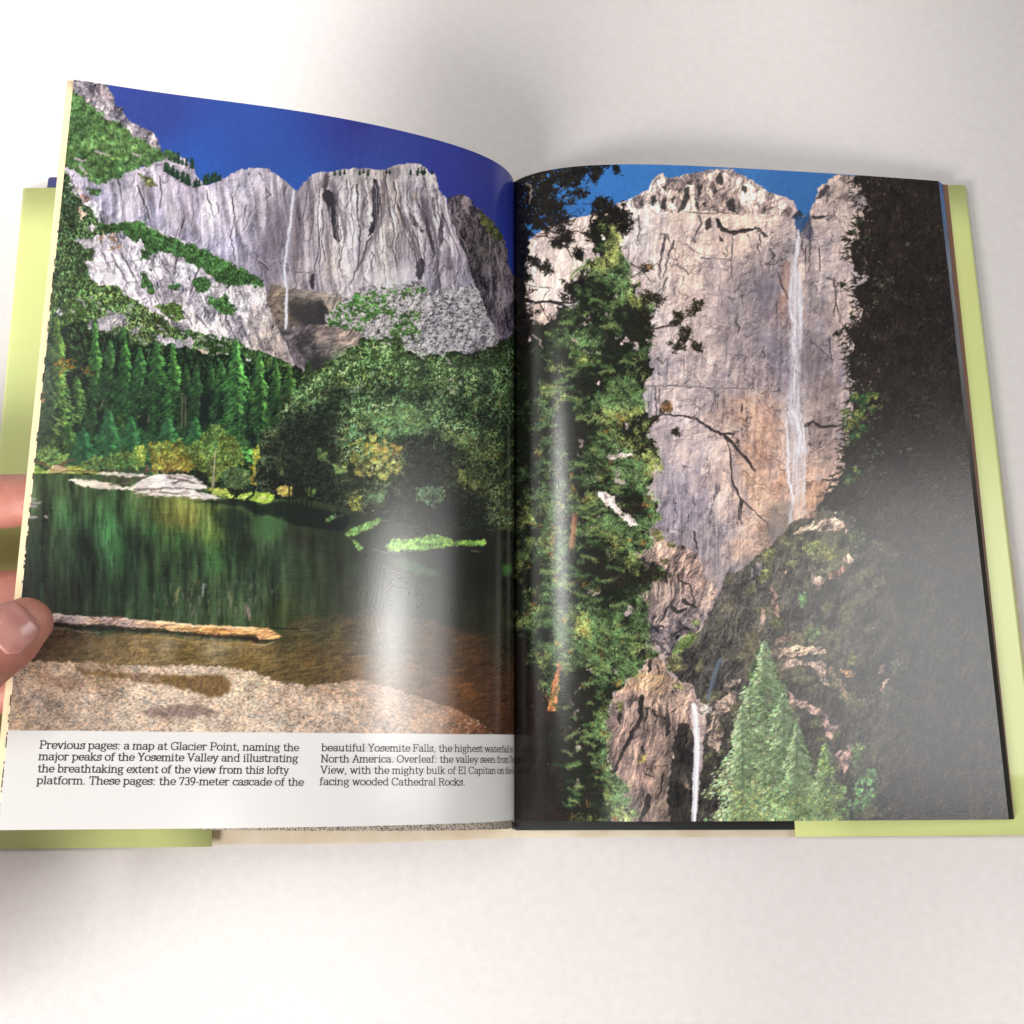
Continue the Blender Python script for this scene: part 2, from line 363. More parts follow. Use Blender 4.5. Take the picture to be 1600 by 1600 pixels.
    for p, w in ((Z(2,840,830,870,900,900,1000,940,1100,955,1180),1.5),(Z(2,602,720,606,900,622,1000,612,1150,600,1210),1.5),(Z(2,690,1020,655,1080,640,1150,600,1220,560,1310),1.6),
                 (Z(2,775,640,770,700,790,760),1.4),(Z(2,392,870,402,950,388,1050,412,1170),1.3),(Z(2,385,980,372,1130,345,1215),1.3),(Z(2,515,1090,500,1180,510,1260),1.1),
                 (Z(2,850,860,880,930),1.2),(Z(2,690,1120,690,1220),1.),(Z(2,540,690,545,780,535,860),1.),(Z(2,580,720,575,850,590,960),.8),(Z(2,820,700,835,780,825,860),1.1),
                 (Z(2,1000,680,1020,760,1040,800),1.1),(Z(2,960,800,990,880,1000,960),1.),(Z(2,940,1000,970,1080,985,1150),1.2),(Z(2,1010,1040,1000,1150,1010,1220),1.),
                 (Z(2,1075,1120,1085,1200,1060,1270),1.2),(Z(2,1140,1340,1120,1450),1.3),(Z(2,1200,1240,1180,1310),1.3),(Z(2,1280,1310,1340,1420,1380,1500),1.2),
                 (Z(2,0,1160,60,1200,120,1290),1.2),(Z(2,190,1230,260,1240,330,1240),1.2),(Z(2,60,740,90,780,60,800),1.3),(Z(2,20,650,50,700),1.1),
                 (Z(1,1450,830,1470,960,1440,1080,1470,1230),1.1),(Z(1,1540,880,1520,1000),.9),(Z(1,1290,790,1310,880,1340,960),1.1),(Z(1,1000,700,1010,800,1000,900),1.2),(Z(1,860,760,900,850,940,980),1.6),(Z(1,1150,980,1120,1080),1.4),(Z(1,1030,650,1090,690),1.3),(Z(1,740,720,760,830),1.3)):
        P.line(p, w, w * .5, (66,58,66), .85, .8)
        P.line([(a + 2.2, b + .6) for a, b in p], w * .8, w * .4, (206,200,204), .4, .8)
    def flute(x, y0, y1, w, k):
        pts = []
        n = 7; ph = R.rand() * 6
        for i in range(n + 1):
            t = i / n; y = y0 + (y1 - y0) * t
            pts.append((x + (x - 560) * .38 * t * (y1 - y0) / 150 * (1 if x > 560 else .2) + 2.4 * math.sin(t * 5 + ph) + R.randn() * .8, y))
        P.line(pts, w, w * .4, (70,62,70), .7, .7)
        P.line([(a + w + .8, b) for a, b in pts], w * .9, w * .4, (210,204,210), .5, .7)
        P.line([(a - w - .6, b) for a, b in pts], w * 1.3, w * .5, (128,120,128), .35, .7)
    keep = P.C.copy()
    for k in range(20):
        x = 474 + 12 * R.rand() + k * 10.8; y0 = 284 + 40 * R.rand() + max(0, x - 690) * .9; y1 = min(y0 + 30 + 110 * R.rand(), 450)
        flute(x, y0, y1, .7 + .8 * R.rand() ** 2, k)
    for k in range(24):
        x = 610 + 110 * R.rand(); y0 = 290 + 90 * R.rand(); flute(x, y0, y0 + 16 + 40 * R.rand(), .6 + .6 * R.rand(), k)
    for k in range(14):
        x = 190 + 260 * R.rand(); y0 = 300 + 70 * R.rand(); flute(x, y0, y0 + 16 + 40 * R.rand(), .5 + .4 * R.rand(), k)
    P.C = keep + (P.C - keep) * smooth(cliff, .6, 1.)[..., None]
    P.contrast(cliff, 1.12, 9, 1.07)
    dk_, br_ = (104, 96, 102), (216, 208, 212)
    P.wash([(x, y, w, h, t) + dk_ + (.55,) for x, y, w, h, t in ((487,335,4,40,2),(513,395,5,46,-4),(540,330,2.5,50,0),(566,370,3.5,56,0),(606,330,5,26,0),(628,335,3.5,40,-6),(645,385,4,46,-8),(662,335,3.5,36,-8),(676,395,4.5,46,-10),(701,405,5,36,-14),(716,455,5,34,-18),(466,350,4,60,2),(350,320,4,36,-12),(300,350,6,30,-24),(230,300,7,26,-30))]
           + [(x, y, w, h, t) + br_ + (.6,) for x, y, w, h, t in ((530,365,5,54,0),(553,345,6,56,0),(575,425,8,34,6),(598,385,5,46,0),(617,345,5,28,0),(637,345,4,36,-6),(654,355,3.5,36,-8),(683,350,5,36,-8),(694,440,5,28,-14),(498,330,5,40,0),(478,400,5,40,0),(370,330,8,40,-6),(325,340,6,36,-16),(265,330,6,30,-24),(410,330,6,40,0))], cliff)
    P.wash([(200,320,20,46,25,196,190,198,.45),(150,345,22,22,20,204,198,206,.5),(270,330,16,30,-20,140,130,140,.45),(285,275,22,14,20,132,122,132,.5),(330,330,22,50,-10,200,194,204,.4),(395,330,26,56,0,150,142,152,.4),(425,400,22,60,6,112,104,114,.5),(475,340,10,60,0,112,104,112,.5),(470,420,16,40,0,128,118,122,.4),(492,360,10,50,0,150,142,146,.4),(520,400,14,40,0,172,160,152,.4),(545,340,16,60,0,200,194,198,.5),(575,380,8,60,4,206,200,204,.45),(600,400,20,40,0,188,176,166,.4),(615,440,34,22,0,214,208,212,.5),(640,330,10,50,-8,196,188,190,.4),(668,350,8,50,-10,140,130,138,.4),(690,420,18,50,-20,150,142,152,.4),(730,470,16,40,-20,186,180,190,.4),(560,285,50,9,0,178,168,168,.5),(640,275,28,10,0,190,182,184,.4),(500,300,14,16,0,130,120,122,.4)], cliff)
    for gp in (Z(2,440,700,470,800,500,900,520,1000,515,1080), Z(2,745,700,755,800,740,920,705,1010,660,1090,600,1220), Z(2,985,800,1020,900,1055,1010,1075,1130,1060,1220), Z(2,870,900,915,1010,950,1120,975,1230)):
        for o, a in ((5, .22), (3, .3)):
            P.line([(x + o * .6, y) for x, y in gp], o, o * .5, (96,88,96), a, .6)
    # little trees along the rim
    for k in range(60):
        t = R.rand(); x = 255 + 100 * R.rand() if k < 34 else (262 + 40 * R.rand() if k < 44 else 480 + 200 * R.rand())
        if k < 34: y = 262 + 26 * min(1, abs(x - 255) / 45) if x < 305 else 288 - (x - 305) * .27
        elif k < 44: y = 245 + (x - 262) * .35
        else: y = 266 + 4 * R.rand(); 
        h = (4 + 9 * R.rand()) * (.35 if k >= 44 else 1)
        P.conifer(x, y - h, y + 3, h * .3, (44,74,50), (20,38,30), k, 1.2)
    # falls
    fall = Z(2, 224,752,214,850,203,950,190,1050,176,1150,168,1220,174,1290,184,1360,180,1450,182,1520,176,1580)
    P.line(fall, 2.0, 2.3, (186,186,200), .65, .6)
    P.line(fall, .9, 1.0, (232,232,242), .85, .5)
    P.line(Z(2,200,1000,192,1150,205,1250,205,1330), 1.5, 1., (168,168,184), .5, .7)
    P.line(Z(2,160,1100,158,1200,168,1300), 1.6, 1., (170,170,188), .5, .7)
    # ledge and dark alcove below
    M = P.poly(Z(2, 80,1300,180,1330,260,1345,380,1352,500,1368,520,1390,460,1470,420,1560,380,1640,60,1640,60,1480), 2)
    P.rock(M, [(430,470,128,114,102),(425,500,112,100,92),(470,450,140,128,122),(500,460,146,134,126),(470,490,58,54,54),(490,500,54,52,56),(520,465,150,140,134),(450,495,92,82,70),(430,520,104,98,102)], 80, 26, 5, .45, .6, seed=19)
    shade(Z(2, 200,1420,290,1425,380,1400,420,1430,430,1520,400,1570,300,1560,210,1500), (50,48,50), .8, 3, 1.5)
    shade(Z(2, 385,1410,430,1440,430,1500,400,1560,360,1450), (44,42,46), .7, 2, 1)
    M = P.poly(Z(2, 400,1385,520,1390,470,1450,440,1480,410,1430), 2); P.rock(M, [(515,470,150,138,130)], 20, 20, 4, .4, .4, seed=29)
    P.line(Z(2,184,1380,180,1450,182,1520,176,1580), 1.6, 1.6, (216,218,228), .9, .4)
    P.line(Z(2,170,1290,182,1345,181,1400,180,1470,178,1540,174,1590), 1.9, 2.0, (186,188,200), .7, .6); P.line(Z(2,170,1290,183,1345,182,1400,181,1470,178,1540,174,1590), .9, .9, (232,233,242), .85, .5)
    # ---- talus fan right of the alcove
    M = P.poly(Z(2, 430,1480,520,1400,600,1360,700,1335,800,1340,870,1312,940,1290,1000,1300,1060,1380,1150,1330,1290,1320,1350,1420,1390,1530,1440,1640) + Z(4, 1440,240,1300,370,1100,300,900,250,600,200,400,160), 4)
    P.rock(M, [(560,480,150,144,146),(620,470,158,152,154),(680,490,160,154,160),(720,520,150,144,152),(750,540,150,146,156),(700,560,140,136,140),(640,520,120,120,116)], 20, 10, 3, .5, .3, seed=33, grain=.3)
    P.speck(M, [(560,480,160,154,156),(620,470,168,162,164),(700,500,166,160,168),(740,540,160,154,162)], 5.0, 3.4, .75, .8, 6, .62 * smooth(fbm(X, Y, 16, octv=3, seed=66), -.7, .5)[P.box(M)] if False else .55)
    P.rock(M, [(560,480,168,162,164),(620,470,176,170,172),(700,500,172,166,174),(740,540,166,160,168)], 25, 9, 2.4, 1., .8, .3, 7, 67, grain=.3, a=.45)
    P.contrast(M, 1.1, 6, 1.05)
    for pts, n in ((Z(2,440,1500,560,1400,680,1350,760,1350,780,1440,720,1500,640,1560,600,1640,420,1640), 1500), (Z(2,760,1450,860,1480,960,1480,1000,1560,980,1640,800,1640), 800), (Z(2, 540,1390,760,1350,860,1320,840,1350,700,1390,600,1420), 420), (Z(2,860,1340,1000,1330,1010,1370,900,1400), 160)):
        m = P.poly(pts, 7, 8, 9); m *= smooth(fbm(X, Y, 6, octv=3, seed=44), -.35, .1)
        P.leaves(m, [(540,480,52,92,46),(600,500,58,98,50),(640,500,50,84,44)], n, 2.6, 1.2, 90, 90, 8, .9, under=.55)
    for q in P.pick(M, 900):
        if R.rand() < .6: P.seg(q[0] - 1, q[1], q[0] + 1 + R.rand(), q[1] + .6, 1., .8, (198,192,196), .8)
        else: P.seg(q[0] - 1, q[1], q[0] + 1.5, q[1] + .5, 1., .7, (58,58,58), .8)
    # ---- upper left ridge
    M = P.poly(Z(1, 430,60,600,100,665,125,690,170,715,210,720,250,765,280,790,330,835,375,900,400,955,425,980,465,1005,530,970,545,850,500,700,420,520,300,440,200), 1.5, 5)
    P.rock(M, [(125,130,140,132,140),(150,140,120,110,118),(165,150,110,100,106),(160,165,168,160,168),(185,180,160,150,160),(205,200,166,156,164),(235,215,172,160,164),(245,225,180,168,170)], -35, 20, 3.4, .65, .6, .25, 8, 15, grain=.2)
    # ---- green slope under it
    M = P.poly(Z(1, 440,150,500,200,560,255,620,300,690,360,760,390,830,445,900,475,960,520,1010,545,1060,545,1110,575,1010,595,920,630,850,645,760,690,700,730,640,745,560,735,480,660,400,640,400,400), 4, 8)
    lc = [(130,170,46,74,46),(150,220,58,86,52),(180,240,64,94,56),(140,190,50,80,48),(200,230,62,92,56),(240,250,46,72,46),(160,260,54,84,50),(130,260,48,78,48),(120,200,44,70,44),(190,270,44,76,46)]
    P.leaves(M, lc, 6500, 3.2, 1.4, 62, 40, 11, .8, under=.6, seed=2)
    for pts in (Z(1,600,545,650,560,690,575), Z(1,830,560,880,572), Z(1,470,590,540,600), Z(1,610,290,640,300), Z(1,660,330,700,345), Z(1,500,640,540,680,520,700)):
        P.line(pts, 2., 1., (168,156,158), .8, 1.)
    for k in range(70):
        q = P.pick(M, 1)[0]; P.seg(q[0], q[1], q[0] + 2 + 3 * R.rand(), q[1] + 3 + 4 * R.rand(), 1.1, .5, (28,48,34), .55)
    # ---- lower left white cliffs
    M = P.poly(Z(1, 450,870,560,840,600,860,700,990,800,1010,900,980,1000,1050,1050,1060,1150,1110,1250,1170,1400,1230,1500,1300,1640,1370,1700,1560) + Z(4, 60,260,200,330,260,380,150,380,0,260) + Z(3, 1560,300,1400,260,1100,150,1000,100,560,20,400,-60,330,-300), 3)
    wc = [(150,340,176,170,180),(180,350,180,174,184),(130,380,150,144,150),(160,400,176,168,178),(200,420,178,172,182),(230,460,176,168,178),(260,420,168,160,168),(290,430,182,176,186),(320,470,170,162,170),(350,460,174,166,172),(380,480,186,180,186),(420,530,180,170,168),(400,500,176,168,170),(280,490,172,164,168),(460,560,128,118,122)]
    P.rock(M, wc, -24, 30, 4.2, .55, .6, .22, 13, seed=23, warm=.1, grain=.16)
    P.contrast(M, 1.15, 9, 1.08)
    P.wash([(150,400,18,12,0,196,190,198,.5),(190,405,10,40,25,206,200,208,.4),(230,440,12,30,25,202,196,204,.4),(170,430,14,20,0,140,132,140,.4),(250,455,14,14,0,128,122,126,.4),(300,420,22,16,0,204,198,206,.45),(270,470,14,20,20,120,114,118,.4),(320,470,12,18,0,208,202,210,.4),(380,470,22,24,0,204,198,204,.5),(400,520,18,24,20,196,186,190,.4),(350,500,14,14,0,140,134,138,.4),(330,500,14,8,0,176,172,182,.4)], M)
    P.line(Z(1,1110,1180,1090,1290), 1.8, 1., (70,66,72), .8, 1.)
    for p in (Z(1,760,1180,820,1290,870,1400),Z(1,700,1190,760,1300,800,1370),Z(1,1010,1230,1080,1330),Z(1,900,1300,960,1420,1000,1500),Z(1,1250,1270,1200,1370,1190,1440),Z(1,640,1180,680,1260),Z(3,1150,30,1200,110),Z(3,1230,50,1290,120),Z(3,1400,30,1450,150,1480,200),Z(3,1500,60,1540,180)):
        P.line(p, 1.7, .8, (66,62,68), .75, 1.); P.line([(a + 2.4, b) for a, b in p], 1.3, .6, (208,202,208), .5, .9)
    # ---- bands of scrub across the cliffs
    def scrub(pts, n, colr=None, sd=4, wp=4, **k):
        m = P.poly(pts, wp, 8, sd); P.leaves(m, colr or [(200,370,44,78,44),(260,400,40,74,42),(330,425,44,80,44),(390,440,46,82,46),(150,420,42,70,40)], n, 2.8, 1.3, 80, 60, 9, .85, under=.45, seed=sd, **k)
    scrub(Z(1, 560,1010,640,1000,740,1010,800,985,870,990,960,1040,1050,1080,1170,1120,1290,1170,1380,1220,1480,1270,1640,1350,1640,1400,1500,1370,1330,1320,1260,1290,1150,1220,1000,1170,940,1180,880,1110,800,1080,760,1050,650,1050), 2600, None, 5)
    scrub(Z(1, 880,1290,930,1340,960,1430,940,1450,890,1380), 120, None, 6)
    scrub(Z(1, 1230,1330,1300,1340,1330,1400,1250,1430,1210,1380), 160, None, 7); scrub(Z(1, 1330,1330,1480,1290,1600,1340,1600,1380,1400,1390), 260, None, 8)
    scrub(Z(1, 1290,1460,1400,1450,1480,1530,1440,1570,1330,1530), 260, None, 9); scrub(Z(1, 1060,1380,1120,1380,1110,1410,1060,1410), 60, None, 10); scrub(Z(1,880,1170,950,1170,940,1230,890,1220), 80, None, 13)
    scrub(Z(1, 980,1500,1100,1490,1130,1540,1180,1600,1060,1600), 200, [(260,490,60,88,42)], 11)
    scrub(Z(1, 550,770,620,790,610,840,570,820), 80, None, 12); scrub(Z(1, 870,690,960,720,980,770,900,760), 120, [(230,285,80,88,66)], 14)
    for x, y in Z(1, 640,1060,690,1080,720,1100,740,1140,700,1150,630,1100):
        P.tuft(x, y, 5, (166,134,104), 9, 1.3, .7)
    # ---- left edge mass of trees and the green fan
    M = P.poly(Z(1, 395,640,440,690,480,800,520,870,600,960,640,1060,600,1080,500,1090,540,1150,600,1180,540,1250,560,1340,620,1380,700,1380,800,1440,900,1510,1000,1580) + Z(3, 1010,60,1080,110,1150,140,1300,155,1400,200,1500,235,1600,265) + Z(4, 100,290,200,345,250,370,280,420,0,560,-200,700) + N_(60,720,50,600), 4)
    gc = [(95,300,36,60,42),(100,370,40,64,40),(110,420,42,68,42),(90,480,44,72,44),(120,500,52,84,44),(160,460,58,90,50),(200,480,60,92,54),(240,500,62,88,52),(300,520,48,80,46),(360,530,46,82,46),(420,560,48,84,46),(180,510,54,74,54),(130,540,48,76,44),(90,560,46,66,44)]
    gc = [(x, y, r * 1.4 + 4, g * 1.32 + 4, b * 1.36 + 4) for (x, y, r, g, b) in gc]
    P.leaves(M, gc, 11000, 3.2, 1.3, 70, 60, 14, 1.15, under=.4, seed=6)
    for k in range(110):   # pale stones in the fan
        x = 100 + 260 * R.rand(); y = 440 + (x - 80) * .28 + 55 * R.rand()
        if R.rand() < .5 and x > 120: P.seg(x, y, x + 2 + 6 * R.rand(), y + 1 + 2 * R.rand(), 1.6, 1., (164,156,162), .75)
    for pts, cc in ((Z(3,550,100,640,60,720,30,780,50,800,110,700,140,580,150),(158,152,158)),(Z(3,960,170,1040,190,1120,200,1180,250,1170,290,1100,280,1020,220),(160,154,164)),(Z(3,1150,190,1220,210,1200,250,1160,230),(186,176,180)),(Z(3,1190,270,1300,260,1310,300,1240,380,1200,330),(176,160,146)),(Z(3,1360,280,1480,290,1420,370,1390,450,1370,360),(188,180,184)),(Z(3,1520,330,1600,350,1600,400,1530,380),(190,184,188)),(Z(3,690,190,740,210,720,240,690,230),(150,144,150)),(Z(3,1560,430,1640,420,1640,540,1580,530),(176,170,178)),(Z(3,830,130,880,140,860,170,820,160),(160,152,150)),(Z(3,350,10,390,20,380,40,350,30),(170,166,170)),(Z(3,420,10,470,20,460,45),(170,166,170)),
                    (Z(1,480,900,540,930,500,970),(172,150,138)),(Z(1,440,740,500,780,490,830,440,800),(160,154,158)),(Z(1,500,820,570,830,560,880,510,860),(140,112,104)),(Z(1,470,1090,560,1110,610,1150,540,1160),(164,158,164)),(Z(1,560,990,600,1020,580,1060,540,1030),(176,170,172))):
        m = P.poly(pts, 4, 7, R.randint(90)); P.rock(m, [(0,0) + cc], -20, 14, 3, .5, .5, seed=R.randint(90), grain=.2)
    return P
def paint_left2(P):
    R = P.R; X, Y = P.X, P.Y
    m = P.poly(N_(440,575,520,560,600,545,700,560,760,545,812,520,812,660,440,660), 4); P.leaves(m, [(480,600,44,70,44),(700,600,60,90,54)], 2500, 3, 1.2, 90, 90, 10)
    # cliff at the foot of the falls
    M = P.poly(Z(4, -40,0,60,0,100,60,130,130,170,220,200,290,215,345,150,310,60,260,-40,240), 2)
    P.rock(M, [(400,500,172,162,164),(425,540,182,168,162),(440,560,168,154,150)], -25, 22, 4, .5, .5, .15, 10, 35)
    M = P.poly(Z(4, 130,130,220,120,300,110,380,95,450,120,560,130,640,160,610,240,560,290,430,330,380,360,300,390,230,330,190,240), 2.5)
    P.rock(M, [(450,520,112,104,108),(500,510,116,104,102),(540,525,148,132,126),(470,545,70,66,70),(490,565,56,54,58),(460,570,124,112,118),(555,540,136,122,118)], 70, 24, 4.5, .5, .7, .2, 12, 37)
    for pts in (Z(4,250,190,280,240,270,290,240,240), Z(4,310,300,400,260,370,330,310,370), Z(4,300,150,360,170,330,200)):
        m = P.poly(pts, 2, 6, 3, 1); P.put(m, (46,44,48), None, .8)
    m = P.poly(Z(4,290,400,330,320,420,290,480,330,420,420,330,450), 3, 6, 3, 2); P.put(m, (44,44,46), None, .8)
    M = P.poly(Z(4, 180,200,250,250,295,320,300,385,240,350,200,290), 2); P.rock(M, [(465,560,122,112,118)], -20, 20, 3, .5, .6, seed=51)
    # ---- conifer forest
    D = (16,30,24)
    base = P.poly(N_(40,640,70,520,120,500,170,522,240,540,330,552,380,560,440,590,480,600,520,640,520,800,40,800), 10, 18)
    P.leaves(base, [(100,600,38,66,42),(200,620,32,62,42),(300,640,34,68,46),(400,640,40,76,50),(460,680,24,38,30),(150,700,34,60,42)], 6500, 4.2, 1.5, 75, 50, 14, .9, under=.4, seed=61)
    tr = [(150,518,700,17,(42,84,50)),(170,520,690,20,(36,70,46)),(196,516,700,26,(40,86,50)),(222,560,705,18,(34,70,46)),(240,536,690,26,(38,80,50)),(262,545,690,18,(44,88,50)),(288,552,700,20,(34,66,44)),(306,570,700,16,(38,72,48)),(330,546,690,20,(34,68,46)),(350,590,700,16,(36,74,48)),(371,560,715,28,(44,90,56)),(397,575,700,20,(36,70,46)),(412,568,690,16,(46,88,52)),(436,572,690,18,(44,86,50)),(455,590,700,20,(50,92,54)),(120,560,720,26,(48,82,50)),(92,520,720,30,(52,84,48)),(70,560,725,24,(44,68,46)),(140,610,722,20,(44,86,54)),(108,640,728,20,(50,90,56))]
    for i, (x, a, b, hw, c) in enumerate(tr):
        q = .75 + .5 * R.rand(); P.conifer(x + 3 * R.randn(), a + 14 * R.randn(), b, hw * 1.12 * q, np.array(c) * np.array([2.0, 1.68, 1.25]) * (.8 + .4 * R.rand()) + 8, D, 100 + i, 1.15, R.randn() * 2, 1, .42)
    GAPS = [(160,560,690,5),(184,545,690,6),(209,560,690,6),(231,570,690,5),(252,585,690,6),(276,580,680,5),(296,590,690,5),(318,580,690,7),(345,600,690,7),(387,600,690,5),(404,590,680,5),(425,590,680,5),(446,600,690,5),(135,590,700,6),(80,560,700,5),(112,560,690,5)]
    for gx, ga, gb, gw in GAPS:
        P.wash([(gx, (ga + gb) / 2, gw * 1.5, (gb - ga) * .5, R.randn() * 4, 18, 32, 26, .5)])
    for pts, w in ((Z(3,720,430,760,260,800,170),5), (Z(3,640,660,600,800,560,900),6), (Z(3,1300,560,1290,640,1260,740),13), (Z(3,900,650,910,760),8), (Z(3,590,600,620,700),5), (Z(3,380,830,390,900),6),(Z(3,1560,780,1590,860),9),(Z(3,320,140,330,240),6)):
        P.line(pts, w * .7, w * .4, (18,26,24), .6, 2.5)
    for pts in (Z(3,650,570,625,640), Z(3,1140,540,1135,740), Z(3,1160,560,1160,740), Z(3,930,680,925,720)):
        P.line(pts, .8, .8, (120,96,88), .7)
    for (x, y, r, n, c) in ((100,568,12,22,(150,110,44)),(136,578,8,10,(130,104,50)),(68,620,8,8,(150,110,80)),(190,670,22,26,(84,112,52)),(105,700,18,30,(74,96,44)),(80,520,14,24,(70,92,44)),(70,545,12,14,(86,92,50)),(120,490,20,30,(80,112,50))):
        for k in range(n):
            P.tuft(x + R.randn() * r * .6, y + R.randn() * r * .5, 3.2, c, 6, 1., .7)
    # front lighter trees and yellow shrubs
    for (x, a, b, hw, c) in ((170,640,725,26,(60,112,64)),(205,650,735,22,(54,104,60)),(130,668,725,20,(52,100,62)),(305,650,720,20,(58,112,60)),(262,650,720,24,(60,108,62)),(225,690,740,18,(52,92,56))):
        P.conifer(x, a, b, hw * 1.1, np.array(c) * 1.15, (26,46,36), int(x), 1.2, 0, 1, .3)
    def bush(pts, col, n, ln=3., cl=7, un=.45, sd=3, wp=5, con=1., gap=0., wd=1.2):
        m = P.poly(pts, wp, 8, sd); P.leaves(m, col, n, ln, wd, 80, 80, cl, con, sd, un, .85, .25, gap=gap)
    bush(Z(3, 240,900,300,860,380,900,440,950,420,1000,330,1010,230,980), [(80,720,64,88,50)], 700, sd=4)
    bush(Z(3, 520,960,600,930,700,930,800,960,800,1010,600,1020,520,1000), [(160,725,60,86,52)], 700, sd=5)
    bush(Z(3, 690,920,800,890,900,870,920,940,880,1010,700,1010), [(200,720,60,94,54),(225,705,104,124,52)], 700, sd=6)
    bush(Z(3, 930,930,960,850,1050,830,1140,850,1200,880,1240,960,1200,1030,1060,1030,960,1030), [(240,725,98,100,46),(260,705,84,106,48),(280,725,112,104,44),(300,700,76,100,48),(270,735,116,92,46)], 1500, sd=7)
    bush(Z(3, 1200,850,1330,740,1400,760,1500,870,1530,960,1480,1010,1400,1080,1300,1080,1220,1000), [(330,690,58,92,50),(350,710,78,104,50),(370,690,84,104,50),(320,720,70,90,46),(340,740,66,86,44)], 2000, sd=8)
    P.line(Z(3,1345,900,1340,1000,1330,1110), .9, .9, (186,166,148), .8); P.line(Z(3,1310,960,1325,1040), .6, .6, (160,150,130), .6)
    bush(Z(4, -20,860,40,810,90,830,110,890,60,960,20,1060,-30,1050), [(405,720,112,124,52),(420,715,128,132,58),(405,745,120,104,44)], 600, sd=9)
    # ---- big leafy trees on the right
    M = P.poly(Z(4, 290,420,330,340,400,370,430,330,470,280,560,270,620,170,680,150,760,160,850,200,900,260,960,290,1100,280,1180,250,1260,300,1300,350,1340,300,1400,290,1440,240,1530,260,1560,200,1700,200,1700,1500,1000,1500,700,1400,400,1330,100,1250,0,1200,-30,1000,60,760), 9, 16)
    tc = [(x, y, r * 1.3 + 6, g * 1.3 + 6, b * 1.42 + 7) for (x, y, r, g, b) in [(480,600,44,66,38),(520,590,58,82,44),(560,570,66,98,52),(600,560,66,104,54),(640,570,64,98,54),(680,600,66,96,54),(560,620,72,104,62),(600,640,70,104,64),(640,650,72,104,66),(560,680,66,92,56),(620,680,74,102,70),(680,650,74,104,68),(720,610,56,84,48),(740,640,50,80,42),(770,600,44,70,40),(790,660,54,74,40),(780,720,44,58,32),(500,680,46,64,44),(470,700,30,42,32),(460,760,24,30,26),(520,730,38,52,36),(590,720,92,98,54),(600,750,80,90,54),(560,760,50,62,42),(650,700,46,54,46),(660,760,24,28,26),(720,700,58,70,46),(720,740,62,74,40),(740,760,48,60,36),(700,800,22,28,24),(520,800,20,25,22),(600,820,26,32,26),(440,800,18,24,20)]]
    P.leaves(M, tc, 17000, 3.2, 1.1, 90, 90, 17, 1.35, 10, .36, .85, .2)
    CR = [(545,585,34,44),(600,575,34,46),(650,590,30,44),(700,600,30,46),(745,610,28,50),(785,620,24,56),(510,610,28,36),(570,650,36,36),(630,655,38,38),(690,660,34,38),(590,720,46,36),(745,700,34,40),(480,640,24,40)]
    for cx, cy, rx, ry in CR:
        P.wash([(cx + rx * .25, cy + ry * .85, rx * .9, ry * .38, 0, 26, 38, 28, .6)])
        P.wash([(cx - rx * .2, cy - ry * .45, rx * .75, ry * .5, -10, 104, 136, 88, .55)])
    def dk(pts, a=.8, w=8, soft=5, col=(20,24,22)):
        m = P.poly(pts, w, 14, R.randint(99), soft); P.put(m, col, None, a)
    dk(Z(4, 150,720,250,620,340,600,420,640,520,640,500,720,450,780,500,900,480,1000,520,1060,480,1140,560,1200,500,1300,150,1260,60,1240,120,1060,100,900), .72)
    dk(Z(4, 880,780,1000,760,1080,800,1170,850,1180,1000,1000,1060,880,1040,900,900), .62)
    dk(Z(4, 900,1000,1180,980,1240,1100,1380,1110,1390,1400,1000,1380,760,1420,700,1240,760,1100), .7)
    dk(Z(4, 1200,840,1280,880,1280,960,1200,980), .6); dk(Z(4, 1320,380,1400,380,1400,560,1330,560), .5); dk(Z(4, 970,330,1060,330,1050,400,960,390), .5); dk(Z(4,1300,740,1390,780,1370,840,1310,820), .6)
    dk(Z(4, 420,430,520,400,540,520,500,620,430,560), .45)
    P.leaves(P.poly(Z(4, 120,720,340,600,520,640,500,900,880,780,1170,850,1240,1100,900,1150,500,1250,150,1200), 10, 14), [(460,700,40,52,42),(520,780,36,46,38),(640,740,44,52,44),(700,780,38,44,38)], 2600, 3.2, 1.1, 90, 90, 12, 1.1, 14, None, .6, .2)
    P.leaves(P.poly(Z(4, 560,860,620,780,720,740,800,820,880,850,880,960,820,1040,720,1040,600,1000), 6, 12, 8), [(570,700,84,92,52),(610,695,118,98,56),(600,730,96,104,60),(630,725,80,86,50)], 2600, 3., 1.1, 90, 90, 9, 1., 12, .4, .85, .3, gap=.2)
    for pts, cc, n in ((Z(4,380,860,420,850,440,920,390,920),(66,92,58),130),(Z(4,470,950,540,940,540,990,470,990),(78,98,60),140),(Z(4,480,800,600,700,620,760,540,840),(62,96,72),220),(Z(4,570,1130,610,1120,630,1200,600,1240,570,1200),(104,112,48),140),(Z(4,950,1070,1100,1060,1140,1140,1050,1190,960,1150),(62,92,66),420),(Z(4,640,1100,770,1080,770,1140,660,1170),(58,84,64),200),(Z(4,1190,970,1250,960,1240,1040,1200,1060),(84,98,58),160),(Z(4,1250,960,1380,940,1380,1080,1260,1080),(58,70,40),300),(Z(4,1100,740,1300,780,1390,860,1390,920,1260,860,1130,800),(66,84,50),420),(Z(4,660,640,900,560,1000,620,1040,720,900,760,740,780),(76,110,74),1300),(Z(4,110,880,180,940,150,1010,110,980),(50,66,42),100)):
        m = P.poly(pts, 5, 9, R.randint(80)); P.leaves(m, [(0,0) + cc], n, 3., 1.1, 90, 90, 7, 1., R.randint(80), None, .8, .2)
    for pts in (Z(4,450,765,520,790,560,790), Z(4,520,700,535,730), Z(4,1060,800,1062,845), Z(4,1060,450,1180,430), Z(4,1180,430,1170,490), Z(4,630,1190,640,1280), Z(4,1450,500,1450,700),Z(4,1300,560,1310,680)):
        P.line(pts, .8, .5, (150,140,110), .7, .8)
